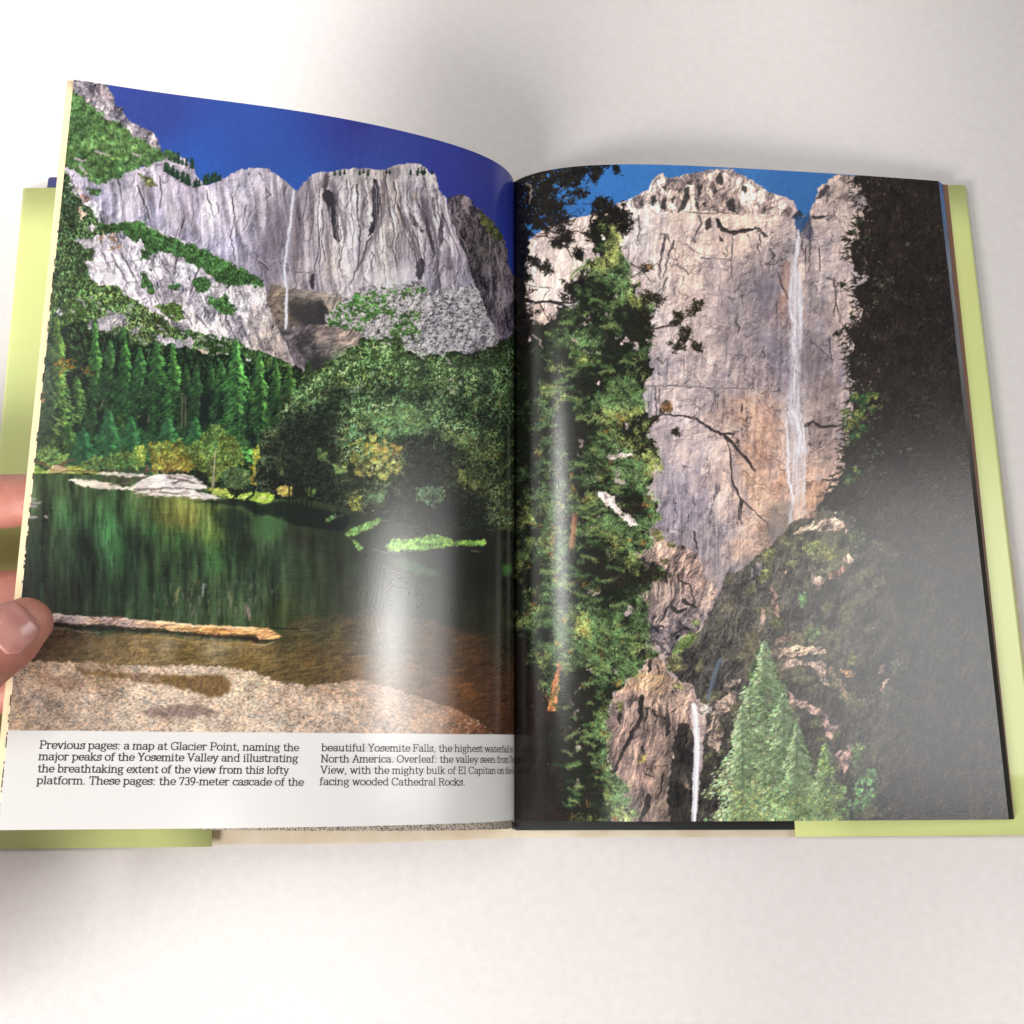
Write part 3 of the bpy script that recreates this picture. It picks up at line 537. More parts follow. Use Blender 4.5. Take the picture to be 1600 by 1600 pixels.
    for k in range(12): q = (700 + R.rand() * 30, 590 + R.rand() * 24); P.seg(q[0], q[1], q[0] + 2, q[1] + 1.5, 1.1, .8, (180,176,178), .8)
    for x, y in Z(4, 970,285, 1140,310, 1150,330, 790,215, 760,212, 990,300): P.seg(x - 1, y, x + 3, y + 2, 1.8, 1.2, (176,168,166), .8)
    # ---- far bank, sand bar
    m = P.poly(Z(3, 195,990,300,1020,330,995,480,1000,560,1020,640,1030,600,1045,400,1035,195,1040), 2); P.leaves(m, [(60,735,86,116,54),(90,733,150,130,96),(120,735,112,122,58)], 500, 4, 1.2, 0, 12, 8, .7, under=.8)
    m = P.poly(Z(3, 330,995,400,990,420,1015,340,1022), 2); P.put(m, (176,146,128), None, .8)
    for pts in (Z(3,205,955,280,990,320,1010), Z(3,380,985,420,960,460,955), Z(3,900,1040,920,1000,930,1030)):
        P.line(pts, 2.4, 1.5, (96,72,62), .8, 1.)
    for k in range(30): P.line([(95 + R.rand() * 200, 733 + R.rand() * 6), (95 + R.rand() * 200, 736)], .6, .4, (70,60,48), .3)
def paint_left3(P):
    R = P.R; X, Y = P.X, P.Y
    # ---- water
    W = P.poly(N_(-40,742,60,740,230,742,320,775,420,782,470,778,560,800,640,820,720,830,812,830,812,1150,-40,1150), 1.5, 10)
    wc = [(60,770,46,62,46),(120,770,42,60,44),(60,820,36,46,38),(110,810,42,74,50),(100,860,34,52,40),(130,850,26,34,32),(165,830,44,88,58),(185,860,38,76,52),(215,850,26,36,34),(240,830,48,86,54),(260,810,84,92,50),(290,810,86,90,50),(280,850,46,84,52),(300,870,36,50,40),(330,830,66,90,48),(335,870,44,80,50),(380,850,30,40,34),(420,820,52,84,56),(440,860,34,50,42),(60,920,30,36,34),(120,930,30,38,34),(180,930,34,52,42),(240,930,34,56,42),(300,940,36,50,40),(350,930,42,60,46),(400,920,40,58,46),(470,840,30,34,32),(480,900,34,46,38),(560,880,26,34,28),(560,940,36,42,32),(620,900,24,28,26),(700,880,20,23,22),(760,900,16,18,18),(700,960,30,30,24),(780,960,26,28,22),(440,960,42,52,36)]
    sl = P.box(W); x, y = X[sl], Y[sl]
    c = P.cols(wc, sl, 3.2); c = (.86 * c + .14 * c.mean(2, keepdims=True)) * np.array([1.26, 1.2, 1.02], np.float32)
    st = fbm(x + 1.5 * fbm(x, y, 30, 5, octv=2, seed=4), y, 11, 90, 0, 4, 81, .6); f2 = fbm(x, y, 4, 26, 0, 3, 82); h = fbm(x, y, 26, 2.2, 0, 3, 83)
    fade = smooth(420 - x, -160, 120)
    c = c * np.clip(1 + (.42 * st + .16 * f2) * (.35 + .65 * fade) + .07 * h, .3, 1.7)[..., None]
    P.put(W, c, sl)
    for k in range(150):   # streaks of reflection
        xx = 60 + 370 * R.rand(); yy = 790 + 150 * R.rand(); l = 8 + 34 * R.rand()
        cc = (54,98,62) if R.rand() < .4 else (24,32,30)
        P.line([(xx, yy), (xx + R.randn(), yy + l)], 1.6, .5, cc, .3, .6)
    for k in range(46):
        xx = 235 + 200 * R.rand(); yy = 905 + 52 * R.rand(); cc = (150,128,116) if R.rand() < .6 else (124,112,70)
        P.line([(xx, yy), (xx + R.randn() * .7, yy + 4 + 10 * R.rand())], 1.6, .6, cc, .35, .4)
    P.line(Z(5,1062,180,1055,240), 2.5, 1.2, (172,164,168), .6, .8); P.line(Z(5,930,200,915,270), 1.6, 1., (150,140,90), .5, .6); P.line(Z(5,1190,220,1200,300),2.5,1,(160,140,128),.35,.8); P.line(Z(5,1290,290,1300,360),3,2,(150,130,120),.4,.8)
    P.line(Z(3,1312,1320,1312,1400), 1., .6, (160,150,120), .6)
    for x, a, b, w in ((100,790,900,5),(130,800,930,9),(165,850,940,6),(213,800,940,9),(235,850,930,6),(262,850,930,8),(290,845,940,7),(318,850,940,8),(365,800,930,16),(395,860,940,9),(60,800,930,10),(430,870,950,10)):
        P.wash([(x, (a + b) / 2, w, (b - a) * .5, 0, 28, 38, 33, .4)])
    # shore shadow
    m = P.poly(Z(3,1200,1215,1400,1200,1600,1200) + Z(4,0,1180,140,1150,300,1180,520,1230,560,1250,520,1340,380,1320,200,1290,100,1240,0,1240) + Z(3,1500,1240,1300,1225), 2, 8, 3, 1); P.put(m, (20,26,24), None, .85)
    m = P.poly(Z(3,1380,1240,1480,1250,1560,1330,1500,1400,1420,1420,1360,1380), 5, 9, 3, 2.5); P.put(m, (26,34,30), None, .7)
    m = P.poly(Z(4, 0,1240,60,1250,170,1270,150,1310,80,1370,0,1400,-30,1350), 3, 9, 3, 1.5); P.put(m, (56,84,54), None, .7)
    # sand bar
    m = P.poly(Z(3, 640,1060,800,1050,930,1050,920,1085,800,1090,650,1085), 2, 6, 3, 1); P.put(m, (74,66,54), None, .6)
    S = [(180,747,214,204,184),(130,755,224,214,196),(170,760,196,184,168),(220,755,216,206,200),(250,748,232,224,220),(270,755,206,198,198),(300,755,210,200,196),(310,768,220,210,206),(240,768,206,196,188),(200,757,200,188,174)]
    for pts in (Z(3,425,1082,470,1072,560,1078,640,1092,700,1105,780,1122,830,1130,800,1140,700,1138,600,1134,520,1118), Z(3,590,1040,660,1030,750,1032,850,1042,930,1052,880,1062,780,1060,660,1050), Z(3,800,1125,850,1095,930,1062,980,1044,1060,1044,1150,1046,1210,1060,1260,1085,1275,1100,1240,1105,1300,1120,1290,1135,1200,1138,1250,1155,1320,1170,1380,1195,1300,1200,1200,1195,1120,1180,1040,1182,960,1178,860,1160,800,1140)):
        m = P.poly(pts, 1.6, 6); P.rock(m, S, 86, 20, 3, .16, .12, seed=91, grain=.04)
    for pts, w in ((Z(3,1050,1062,1120,1075,1180,1080),2.2),(Z(3,1080,1100,1140,1085,1230,1100),2.4),(Z(3,840,1140,960,1138,1060,1130,1200,1140),1.8),(Z(3,690,1110,780,1105,830,1095),1.6),(Z(3,1000,1155,1100,1165,1190,1160),1.8),(Z(3,1060,1050,1130,1055,1200,1068),1.4)):
        P.line(pts, w, w * .5, (96,84,78), .7, .9)
    for k in range(60):
        xx, yy = 205 + 110 * R.rand(), 765 + 12 * R.rand(); P.seg(xx, yy, xx + 3 + 5 * R.rand(), yy + .4, .9, .5, (130,108,92) if R.rand() < .6 else (224,214,208), .6)
    m = P.poly(Z(3,1290,1125,1340,1130,1420,1140,1440,1175,1520,1165,1600,1150,1640,1160,1640,1215,1520,1200,1420,1190,1330,1170), 2.5, 7); P.leaves(m, [(330,765,112,124,62),(360,770,120,140,64),(400,775,104,136,60)], 700, 3.4, 1.2, 0, 40, 7, .8, under=.7)
    m = P.poly(Z(4,0,1120,60,1105,110,1130,100,1160,0,1165,-30,1150), 3, 6); P.leaves(m, [(410,778,112,144,52)], 260, 3.2, 1.2, 0, 40, 6, .8, under=.7)
    P.seg(405, 779, 415, 777, 1.8, 1., (196,178,150), .8)
    m = P.poly(Z(4,130,1080,190,1060,230,1080,220,1120,140,1120), 3, 6); P.leaves(m, [(445,768,126,116,62)], 180, 3, 1.1, 0, 50, 5, 1., under=.5)
    m = P.poly(Z(4,300,1070,360,1080,350,1120,310,1120), 3, 6); P.leaves(m, [(485,768,64,88,50)], 110, 3, 1.1, 0, 50, 5, 1., under=.5)
    for xx in (452, 458, 463, 472, 480, 486): P.seg(xx, 760, xx + R.randn(), 790, 1.6, 1.4, (22,26,22), .85)
    m = P.poly(Z(3,1390,1060,1420,1020,1480,1000,1540,1030,1570,1080,1540,1130,1480,1150,1420,1130), 4, 7); P.leaves(m, [(367,745,40,58,40),(380,740,62,84,54)], 700, 3, 1.1, 90, 90, 7, .9, 14, .4)
    for pts in (Z(3,1450,1200,1470,1170,1450,1130), Z(3,1470,1180,1510,1160,1530,1130), Z(3,1480,1190,1480,1140), Z(3,1540,1200,1580,1170,1590,1120), Z(3,1440,1205,1520,1205)):
        P.line(pts, 2., 1., (24,24,22), .9, .6)
    m = P.poly(Z(3,1200,1040,1260,1010,1310,1040,1300,1090,1240,1085), 4, 6, 3, 1); P.put(m, (26,30,24), None, .8)
    P.line(Z(3,1335,1080,1330,1115), 2.4, 2.8, (150,134,120), .8)
    # stones at the left
    for pts, w in ((Z(3,190,1200,220,1200),2.5), (Z(3,195,1220,250,1222),2.4), (Z(3,190,1240,225,1245),2.), (Z(3,185,1312,230,1312),3.), (Z(3,285,1308,295,1315),3.2)):
        P.line(pts, w, w * .7, (150,140,138), .85, .6)
    P.line(Z(3,190,1230,230,1232), 1., .8, (84,80,80), .8)
    # green bars on the right water
    for pts, c1, n in ((Z(4,770,1430,800,1390,840,1378,920,1392,1000,1370,1060,1350,1140,1375,1180,1400,1280,1392,1360,1385,1372,1410,1280,1418,1180,1420,1080,1430,1000,1445,900,1450,800,1455),(92,136,60),1500),(Z(4,530,1350,560,1330,640,1290,740,1258,745,1278,680,1310,600,1345,550,1360),(80,118,66),420),(Z(4,575,1390,600,1400,640,1440,610,1445),(70,104,58),120),(Z(4,420,1270,470,1235,460,1255,425,1275),(62,96,62),70)):
        m = P.poly(pts, 2, 7); P.leaves(m, [(0,0) + c1], n, 3., 1.3, 90, 60, 6, .8, 15, .75)
    for pts, c1, a in ((Z(4,780,1480,860,1490,960,1530,1080,1560,1090,1600,960,1590,840,1545),(62,96,58),.75),(Z(4,550,1530,600,1520,610,1600,560,1610),(52,66,38),.5),(Z(4,270,1310,330,1320,330,1370,280,1360),(58,70,46),.5)):
        m = P.poly(pts, 4, 9, 4, 2); P.put(m, c1, None, a)
    m = P.poly(Z(4,1470,1530,1530,1530,1530,1600,1470,1600), 4, 9, 4, 2); P.put(m, (74,140,62), None, .7)
    for pts in (Z(4,700,1445,780,1455,860,1465), Z(4,530,1355,580,1385), Z(4,460,1250,520,1240), Z(4,740,1272,790,1270), Z(6,620,0,690,15), Z(4,1280,1450,1340,1455)):
        P.line(pts, 1., .6, (110,104,84), .8, .6)
    # ---- shallow brown water
    m = P.poly(N_(-40,976,90,984,250,992,420,1000,440,990,480,966,560,960,660,966,720,985,812,1000,812,1160,-40,1160), 6, 14, 4, 3)
    P.rock(m, [(60,1000,76,66,54),(100,1020,92,76,58),(180,1000,100,82,56),(220,1015,122,100,66),(260,1005,128,112,86),(290,1020,96,78,42),(340,1010,128,114,86),(400,1010,118,98,62),(380,1035,100,80,44),(450,1000,68,62,40),(500,980,62,60,42),(480,1030,88,70,40),(560,1000,76,64,42),(560,1050,104,76,42),(620,1000,66,58,40),(640,1060,98,70,40),(700,1020,78,56,34),(720,1080,104,66,34),(760,1050,64,42,26),(780,1120,70,42,26),(790,1000,42,36,26)], 86, 18, 2.4, .25, .15, seed=95, grain=.3, a=.96)
    for k in range(20):
        xx = 130 + 260 * R.rand(); P.line([(xx, 996), (xx + R.randn() * 2, 1000 + 28 * R.rand())], 5, 3, (142,124,104) if k % 3 else (92,76,40), .16, .8)
    # ---- log
    lg = Z(5, 262,332,300,326,345,340,420,342,500,345,560,345,640,352,720,362,800,366,880,372,960,380,1010,388,1100,388,1200,394,1333,400) + Z(6, 60,402,100,425,134,452,90,462,20,465) + Z(5,1333,442,1200,440,1080,438,1000,424,940,424,860,410,780,405,700,410,600,392,520,388,440,390,380,392,300,378,262,376)
    m = P.poly(Z(5, 258,370,400,390,560,395,700,410,900,418,1000,430,1200,445,1333,450) + Z(6,60,470,120,460,60,480,0,480) + Z(5,1200,458,1000,446,860,430,700,424,500,410,380,400,262,390), 1.5, 6, 3, 1); P.put(m, (34,26,24), None, .9)
    m = P.poly(lg, 1.2, 6); P.rock(m, [(85,966,176,156,150),(110,970,196,174,168),(160,972,168,138,124),(200,972,170,146,142),(230,976,200,164,138),(260,980,214,170,124),(300,983,220,172,116),(340,987,206,156,98),(380,990,214,172,118),(430,992,206,150,104)], 86, 26, 3., .45, .5, seed=97, grain=.12)
    P.line(Z(5,300,376,420,388,560,392,720,406,860,408), 1.4, 1.2, (54,40,36), .7, .8)
    P.line(Z(5,1000,424,1100,436,1250,440,1333,440), 1.2, 1., (110,62,30), .7, .8)
    P.line(Z(5,1040,404,1150,418,1300,422), 1., .8, (176,104,48), .6, .9); P.line(Z(5,820,372,940,384,1040,396,1200,400,1330,406), 1.3, 1., (244,226,198), .6, .7); P.line(Z(5,300,335,420,348,600,354), 1.3, 1., (222,206,200), .6, .9)
    for pts in (Z(5,590,352,640,348), Z(5,700,365,680,390), Z(5,470,345,500,360)): P.line(pts, 1.5, 1., (110,80,64), .7, .7)
    P.line(Z(6,90,403,220,412,310,417), 1.2, .7, (20,22,20), .9); P.line(Z(6,230,413,300,417), .9, .5, (150,130,120), .7)
    P.line(Z(6,-20,488,40,494,90,478), 1., .6, (200,170,140), .7); P.line(Z(5,740,450,900,455,1000,476,1200,485,1330,490), .9, .6, (166,130,66), .6, .7); P.line(Z(5,260,410,340,408,430,425,520,428), 1.3, .8, (140,124,116), .5, .7)
    # ---- gravel
    LM = np.array([1.07, 1.09, 1.00], np.float32)
    G = P.poly(N_(-40,1034,30,1034,60,1032,95,1036,140,1034,180,1040,240,1040,300,1040,350,1042,380,1046,410,1056,440,1066,480,1072,520,1066,570,1064,610,1074,650,1088,690,1100,720,1112,750,1128,770,1150,770,1160,-40,1160), 2.5, 6)
    gv = [(x, y, .86 * r + .14 * (r + g + b) / 3, .92 * g + .12 * (r + g + b) / 3, b * .9 + .22 * (r + g + b) / 3) for (x, y, r, g, b) in [(20,1060,158,128,112),(60,1050,150,118,96),(110,1042,182,146,122),(160,1055,140,106,78),(120,1075,148,118,102),(60,1100,158,130,116),(40,1130,160,130,108),(140,1100,170,140,124),(220,1090,182,152,134),(200,1125,176,148,132),(300,1100,184,154,136),(380,1080,196,164,140),(390,1050,200,164,136),(340,1130,170,142,126),(440,1090,188,152,132),(430,1130,174,148,134),(520,1080,170,132,108),(520,1120,172,144,130),(600,1090,158,118,94),(600,1130,166,134,116),(680,1115,160,114,84),(720,1135,140,86,54),(760,1145,100,54,34)]]
    P.speck(G, gv, 3.6, 2.2, .5, .5, 21, 1., .15); P.speck(G, gv, 2.2, 1.6, .4, .6, 23, .5, .2)
    sl = P.box(G); P.C[sl] = P.C[sl] * (1 + G[sl][..., None] * (LM - 1))
    GP = P.pick(G, 1800)
    for q in GP:
        b = R.rand(); cc = (214,188,170) if b < .45 else ((96,74,62) if b < .85 else (180,124,84))
        P.seg(q[0] - 1.2, q[1], q[0] + 1.2 + R.rand(), q[1] + .5 * R.randn(), .85, .6, cc, .65)
    for pts, col, a in ((Z(5,380,610,480,630,620,636,760,640,900,645,1060,650,1160,652,1212,680,1200,730,1150,765,1100,772,1040,745,960,722,880,705,780,690,680,672,560,655,420,640),(96,72,40),.85),(Z(5,720,845,760,825,860,820,930,795,960,800,1040,812,1140,838,1150,850,1080,855,1010,875,900,868,800,860),(112,94,88),.75),(Z(5,200,640,330,650,460,690,420,720,300,720,200,700),(126,92,72),.35),(Z(5,640,645,700,640,820,655,830,690,720,680),(140,118,106),.6)):
        m = P.poly(pts, 3.5, 7, R.randint(70), .8); sl = P.box(m)
        P.put(m, np.array(col, np.float32) * (1 + .3 * fbm(X[sl], Y[sl], 3, octv=3, seed=5))[..., None], sl, a)
    return P
def bleed(P, xs, ys):
    """the print runs on past the trimmed edge: mirror it there"""
    xb = np.interp(P.Y[:, 0], ys, xs)[:, None]
    src = np.where(P.X < xb, 2 * xb - P.X, P.X)
    P.C = P.samp(P.C, src, P.Y).astype(np.float32)
def finish(P, seed, grain=2.2):
    """print grain"""
    P.C += (np.random.RandomState(seed).randn(P.h, P.w, 1) * grain).astype(np.float32)
    np.clip(P.C, 0, 255, out=P.C)
def paint_right():
    P = Plate(790, 235, 1600, 1300, 5); R = P.R; X, Y = P.X, P.Y
    full = np.ones((P.h, P.w), np.float32)
    P.fill(full, [(900,300,50,106,172),(960,280,54,112,180),(1000,265,56,112,178),(1150,265,60,110,170),(1250,290,52,100,160),(1300,275,54,100,156),(850,320,40,90,156)], .03, 5)
    # ---- great cliff
    top = N_(780,420,830,372,860,352,880,346,897,340,925,335,945,328,965,318,985,312,1000,304,1012,297,1018,285,1026,275,1036,271,1044,279,1060,278,1070,273,1090,271,1108,266,1126,268,1140,264,1150,273,1166,277,1182,286,1195,296) + Z(12, 40,190,62,215,90,240,130,245,185,258,225,280,246,320,252,350,265,372,310,365,335,325,360,270,372,235,378,205,400,185,428,175,445,150,470,128,500,124,560,130,640,140) + N_(1500,280,1500,1300,780,1300)
    M = P.poly(top, 1.3, 5)
    rc = [(840,420,214,188,176),(860,380,196,176,166),(880,460,222,200,190),(850,500,196,170,158),(900,410,214,190,178),(990,310,190,166,154),(1020,290,208,184,166),(1060,300,186,160,146),(1100,290,190,164,148),(1150,290,196,170,152),(1200,310,198,168,152),(1120,320,176,152,140),(1160,320,206,176,158),(1220,330,202,172,158),(1000,340,192,176,170),(1000,380,206,188,182),(1030,420,212,190,182),(1060,380,202,176,164),(1070,440,210,180,166),(1100,400,192,168,158),(1150,360,204,174,158),(1150,420,184,160,152),(1200,370,194,168,156),(1220,420,148,134,134),(1190,460,138,126,130),(1160,480,150,136,138),(1120,460,178,156,150),(1030,500,196,176,172),(1060,540,186,166,162),(1100,520,176,156,152),(1150,540,150,136,138),(1200,520,132,120,126),(1220,560,134,122,130),(1180,600,146,130,134),(1080,600,164,150,150),(1030,620,164,152,156),(1120,610,158,140,138),(1160,630,186,154,136),(1190,650,196,156,132),(1140,660,180,154,142),(1060,660,160,146,150),(1100,700,162,146,146),(1170,700,188,154,136),(1200,720,186,142,116),(1210,670,188,146,120),(1060,740,146,134,142),(1050,800,136,126,136),(1100,790,142,130,138),(1150,760,170,146,136),(1190,780,188,156,136),(1130,830,140,128,132),(1100,850,138,126,132),(1160,850,176,148,134),(1200,830,160,128,110),(1150,890,130,118,118),
          (1240,340,190,164,152),(1250,360,140,130,134),(1230,390,140,128,130),(1280,340,170,148,142),(1310,300,176,154,144),(1290,380,158,142,144),(1320,400,186,164,158),(1340,340,150,132,124),(1300,440,150,136,138),(1320,460,194,170,160),(1275,470,120,110,116),(1330,500,186,164,156),(1290,520,144,130,132),(1310,560,160,142,142),(1320,600,150,134,134),(1280,570,132,118,124),(1290,620,128,114,116),(1290,680,138,118,114),(1310,650,134,118,116),(1300,720,134,112,104),(1275,760,168,132,108),(1225,480,148,112,98),(1230,600,150,134,140),(1220,760,176,132,104)]
    rc = [(x, y, .93 * q + .07 * (q + g + b) / 3 - 2, .95 * g + .05 * (q + g + b) / 3, .9 * b + .1 * q) for (x, y, q, g, b) in rc]
    P.rock(M, rc, 4, 30, 8, .26, .5, seed=12, warm=.3, grain=.16, stain=.13, big=52)
    P.rock(M * smooth(fbm(X, Y, 40, octv=3, seed=7), -.2, .6), rc, 75, 12, 3.0, .5, .45, seed=22, grain=.2, a=.4)
    m = M * smooth(fbm(X, Y, 26, 60, -12, 4, 27), .05, .5); P.put(m, (128,122,136), None, .32)
    m = M * smooth(fbm(X, Y, 18, 30, 30, 4, 28), .25, .7); P.put(m, (216,194,180), None, .3)
    P.contrast(M, 1.15, 8, 1.12)
    P.wash([(870,430,50,50,0,222,206,198,.6),(850,500,30,20,0,206,182,170,.5),(1000,370,24,40,0,214,204,204,.6),(900,400,30,40,0,216,200,190,.6),(1030,430,22,50,0,216,202,196,.5),(1075,430,30,50,20,216,190,176,.5),(1060,360,30,20,0,190,172,168,.4),(1140,380,40,24,0,208,178,162,.45),(1180,455,30,60,-35,122,112,120,.6),(1150,520,40,60,-35,132,120,126,.55),(1205,420,14,60,5,128,118,122,.5),(1105,500,24,40,20,178,160,158,.4),(1215,560,16,60,0,118,108,120,.5),(1060,520,40,30,0,196,178,174,.4),(1180,590,30,20,0,134,120,126,.5),(1190,680,26,60,10,196,152,130,.5),(1150,640,30,24,0,192,158,142,.45),(1090,620,40,20,0,152,138,142,.45),(1050,700,40,40,0,176,160,160,.4),(1060,800,40,50,0,124,116,130,.55),(1100,850,40,40,0,136,126,132,.5),(1190,760,24,40,-20,196,158,134,.5),(1160,860,30,20,0,188,154,132,.5),(1330,360,24,40,0,186,168,160,.4),(1310,470,20,60,0,196,174,166,.5),(1265,420,10,70,0,122,112,118,.5),(1330,540,16,30,0,180,160,154,.4),(1290,650,24,60,0,128,112,110,.5),(1280,560,20,40,0,126,114,122,.4),(1220,400,30,24,20,140,126,128,.4)], M)
    # blocky top
    m = P.poly(N_(925,335,985,312,1012,297,1026,275,1044,279,1070,273,1108,266,1140,264,1166,277,1195,296,1225,312,1240,330,1235,338,1160,335,1130,332,1100,330,1040,334,985,324,950,330), 2, 6)
    P.rock(m, [(1020,290,214,192,174),(1060,300,176,152,138),(1100,290,192,166,150),(1150,285,204,178,160),(1200,310,204,176,160),(1130,320,150,130,120)], 15, 18, 4.2, .5, .6, .5, 11, 14, grain=.12)
    P.contrast(m, .9, 6, 1.0)
    sl = P.box(m); P.C[sl] = P.C[sl] * (1 - m[sl][..., None] * (1 - np.array([1.06, 1.07, 1.12], np.float32)))
    def shade(pts, col, a=.85, w=1.4, k=11):
        m = P.poly(Z(k, *pts), w, 6, R.randint(99)); P.put(m, col, None, a)
    for pts in ((1100,210,1130,200,1135,260,1100,330,1060,355,1090,280),(1180,190,1215,180,1200,240,1180,260),(1285,140,1320,110,1335,160,1330,190,1290,170),(1350,290,1395,255,1410,340,1435,362,1360,340),(1170,260,1195,300,1190,330,1170,310),(1020,280,1050,240,1040,300),(970,270,1000,250,990,340,960,330),(1230,400,1260,375,1265,440,1240,455,1225,440),(1290,385,1310,395,1320,440,1345,465,1330,470,1295,430),(1310,490,1335,510,1330,530,1310,520),(905,260,930,250,925,310,900,310),(960,200,990,190,1000,230),(1440,180,1480,200,1470,240,1440,220),(1210,290,1240,280,1230,330)):
        shade(pts, (44,42,44))
    P.line(Z(11,1300,395,1330,440,1370,465,1420,462,1480,450,1550,445,1570,470,1590,490), 2.6, 1.6, (40,38,40), .92, .6); P.line(Z(11,1320,455,1400,476,1500,458), 2., 1., (60,52,50), .8, .6)
    P.line(Z(11,1090,345,1180,355,1290,350,1420,360), 1., .8, (96,82,78), .7, .8)
    for pts, w in (((1385,490,1388,560,1384,640,1390,760),1.2),((1190,370,1200,420,1160,500,1120,560),1.4),((990,490,975,560,960,640,950,720),2.6),((1040,520,1010,600,990,680,975,740),2.),((1000,740,970,800,935,850),1.4),((960,480,1000,480,1020,540),1.6),((830,370,835,430,825,520),1.8),((1200,620,1300,625,1390,640),1.),((1060,660,1100,690,1130,720),1.3),((1050,790,1040,850),1.3),((1130,560,1200,600),1.2),((1410,1000,1430,1030,1420,1070),1.8),((1370,860,1400,870,1380,880),1.2),((1550,480,1560,560),1.4),((1480,480,1500,560),.8),((1560,640,1570,720),1.),((1580,1150,1560,1200),1.),((880,1385,1100,1385,1400,1400,1580,1400),1.1),((1000,1220,1000,1350),.8),((1100,1200,1100,1350),.8),((945,1220,975,1250),2.2),((950,1310,970,1320),1.8),((930,1390,935,1500,940,1600),1.6),((955,1400,955,1560),1.2)):
        P.line(Z(11, *pts), w, w * .5, (70,64,70), .75, .9); P.line([(a + w + .7, b + .5) for a, b in Z(11, *pts)], w * .7, .5, (222,204,194), .4, .9)
    # the long dark cracks
    for pts, w0, w1 in (((1020,185,1080,190,1150,200,1200,225,1250,260,1300,290,1340,300,1395,298),1.2,2.2),((1130,200,1170,185,1180,165),.9,.5),((1340,302,1380,345,1420,385,1450,425,1480,455,1505,490,1522,516),2.6,2.),((1352,330,1368,390,1382,450,1382,555,1400,610,1425,660,1442,700),.9,1.6),((1442,700,1435,760,1430,800,1445,830),3.,1.6),((1445,130,1440,170),1.5,1.),((1450,690,1500,740,1560,800,1600,830),1.3,.8),((1160,880,1180,980),1.6,1.)):
        P.line(Z(13, *pts), w0, w1, (52,44,46), .92, .7)
    for k in range(70):   # dark water stains
        x = 1035 + 130 * R.rand(); y = 740 + 120 * R.rand(); l = 18 + 60 * R.rand()
        P.line([(x, y), (x + R.randn(), y + l)], .9, .4, (84,80,94) if R.rand() < .6 else (196,184,184), .38, .5)
    for k in range(40):
        x = 990 + 60 * R.rand(); y = 560 + 200 * R.rand(); l = 14 + 40 * R.rand()
        P.line([(x, y), (x + R.randn(), y + l)], .8, .4, (96,92,106) if R.rand() < .6 else (206,194,190), .4, .5)
    for k in range(150):  # wrinkles across the face
        x = 1040 + 190 * R.rand(); y = 420 + 300 * R.rand(); l = 4 + 11 * R.rand(); t = -.5 + R.randn() * .35
        dk = R.rand() < .5
        P.line([(x, y), (x + l * math.cos(t), y - l * math.sin(t) * .8)], .9, .4, (92,84,90) if dk else (216,198,190), .5, .6)
    for k in range(120):
        x = 1150 + 70 * R.rand(); y = 620 + 200 * R.rand(); l = 5 + 14 * R.rand(); t = .8 + R.randn() * .4
        P.line([(x, y), (x + l * math.cos(t), y + l * math.sin(t))], 1., .4, (104,74,58) if R.rand() < .45 else (222,180,150), .5, .7)
    for pts in ((0,440,60,490,50,500),(20,540,30,600),(140,710,160,780,210,880),(150,760,200,860),(130,880,125,980),(470,740,480,820,470,970),(430,740,490,770,480,830),(480,880,510,1010),(320,400,330,560,320,700),(380,560,385,700),(440,1100,460,1260),(330,1110,420,1190,470,1230),(50,1180,55,1220),(300,560,300,660),(270,480,290,600)):
        P.line(Z(12, *pts), 1.6, .8, (66,58,62), .75, 1.); P.line([(a + 2, b) for a, b in Z(12, *pts)], .9, .5, (210,190,184), .4, .8)
    shade((160,640,200,640,215,700,210,840,190,880,150,760), (134,100,90), .5, 3, 12); shade((130,820,180,860,200,900,130,890), (160,120,104), .5, 3, 12)
    shade((60,700,140,680,150,900,100,1000,20,960,0,800), (104,98,112), .4, 5, 12); shade((300,1060,400,1080,420,1300,340,1400,300,1250), (110,100,104), .35, 5, 12)
    shade((275,380,325,370,350,520,300,500,270,470), (64,66,84), .7, 3, 12); shade((360,270,420,180,440,190,430,230,380,270), (46,44,50), .85, 2, 12); shade((330,372,440,368,400,385,340,392), (42,40,44), .9, 1, 12); shade((215,380,260,330,285,370,250,400), (40,44,58), .9, 1, 12)
    shade((470,260,540,240,620,255,600,285,480,275), (70,64,66), .6, 3, 12); shade((420,220,450,200,430,300,415,290), (60,56,60), .6, 2, 12)
    P.line(Z(12,430,560,500,550,540,540), .8, .6, (206,188,180), .6, .6); P.line(Z(14,295,250,340,225,380,250,440,252,520,246), 2.4, 1.2, (46,40,42), .9, .8); P.line(Z(14,400,570,440,575,500,570), 2.2, 1.4, (48,42,40), .9, .8)
    shade((250,375,330,330,400,260,410,250,300,380,290,470,245,450), (48,92,140), .0, 1, 12)
    m = P.poly(Z(12,240,380,300,370,320,345,325,380,290,440,270,470,245,450,235,400), 2, 5); P.put(m, (38,74,120), None, .85)
    # ---- great fall
    def veil(pts, w0, w1, n, a, k, lo=.35):
        pp = np.array(Z(k, *pts))
        t0 = np.r_[0, np.cumsum(np.hypot(*np.diff(pp, axis=0).T))]; L = t0[-1]
        for i in range(n):
            u = R.randn() * .42; s0 = R.rand() * L * .95; s1 = min(L, s0 + 10 + 46 * R.rand())
            q = []
            for s_ in np.linspace(s0, s1, 5):
                w = w0 + (w1 - w0) * s_ / L
                q.append((np.interp(s_, t0, pp[:, 0]) + u * w + R.randn() * .3, np.interp(s_, t0, pp[:, 1])))
            b = 186 + 60 * R.rand()
            P.line(q, .5 + .9 * R.rand(), .4, (b, b - 2, b + 6), a * (lo + .65 * R.rand()), .25)
    veil((255,455,248,560,238,640,238,760,240,860,232,960,230,1080,238,1200,238,1320,236,1450,232,1560,235,1640), 4, 15, 190, .34, 12)
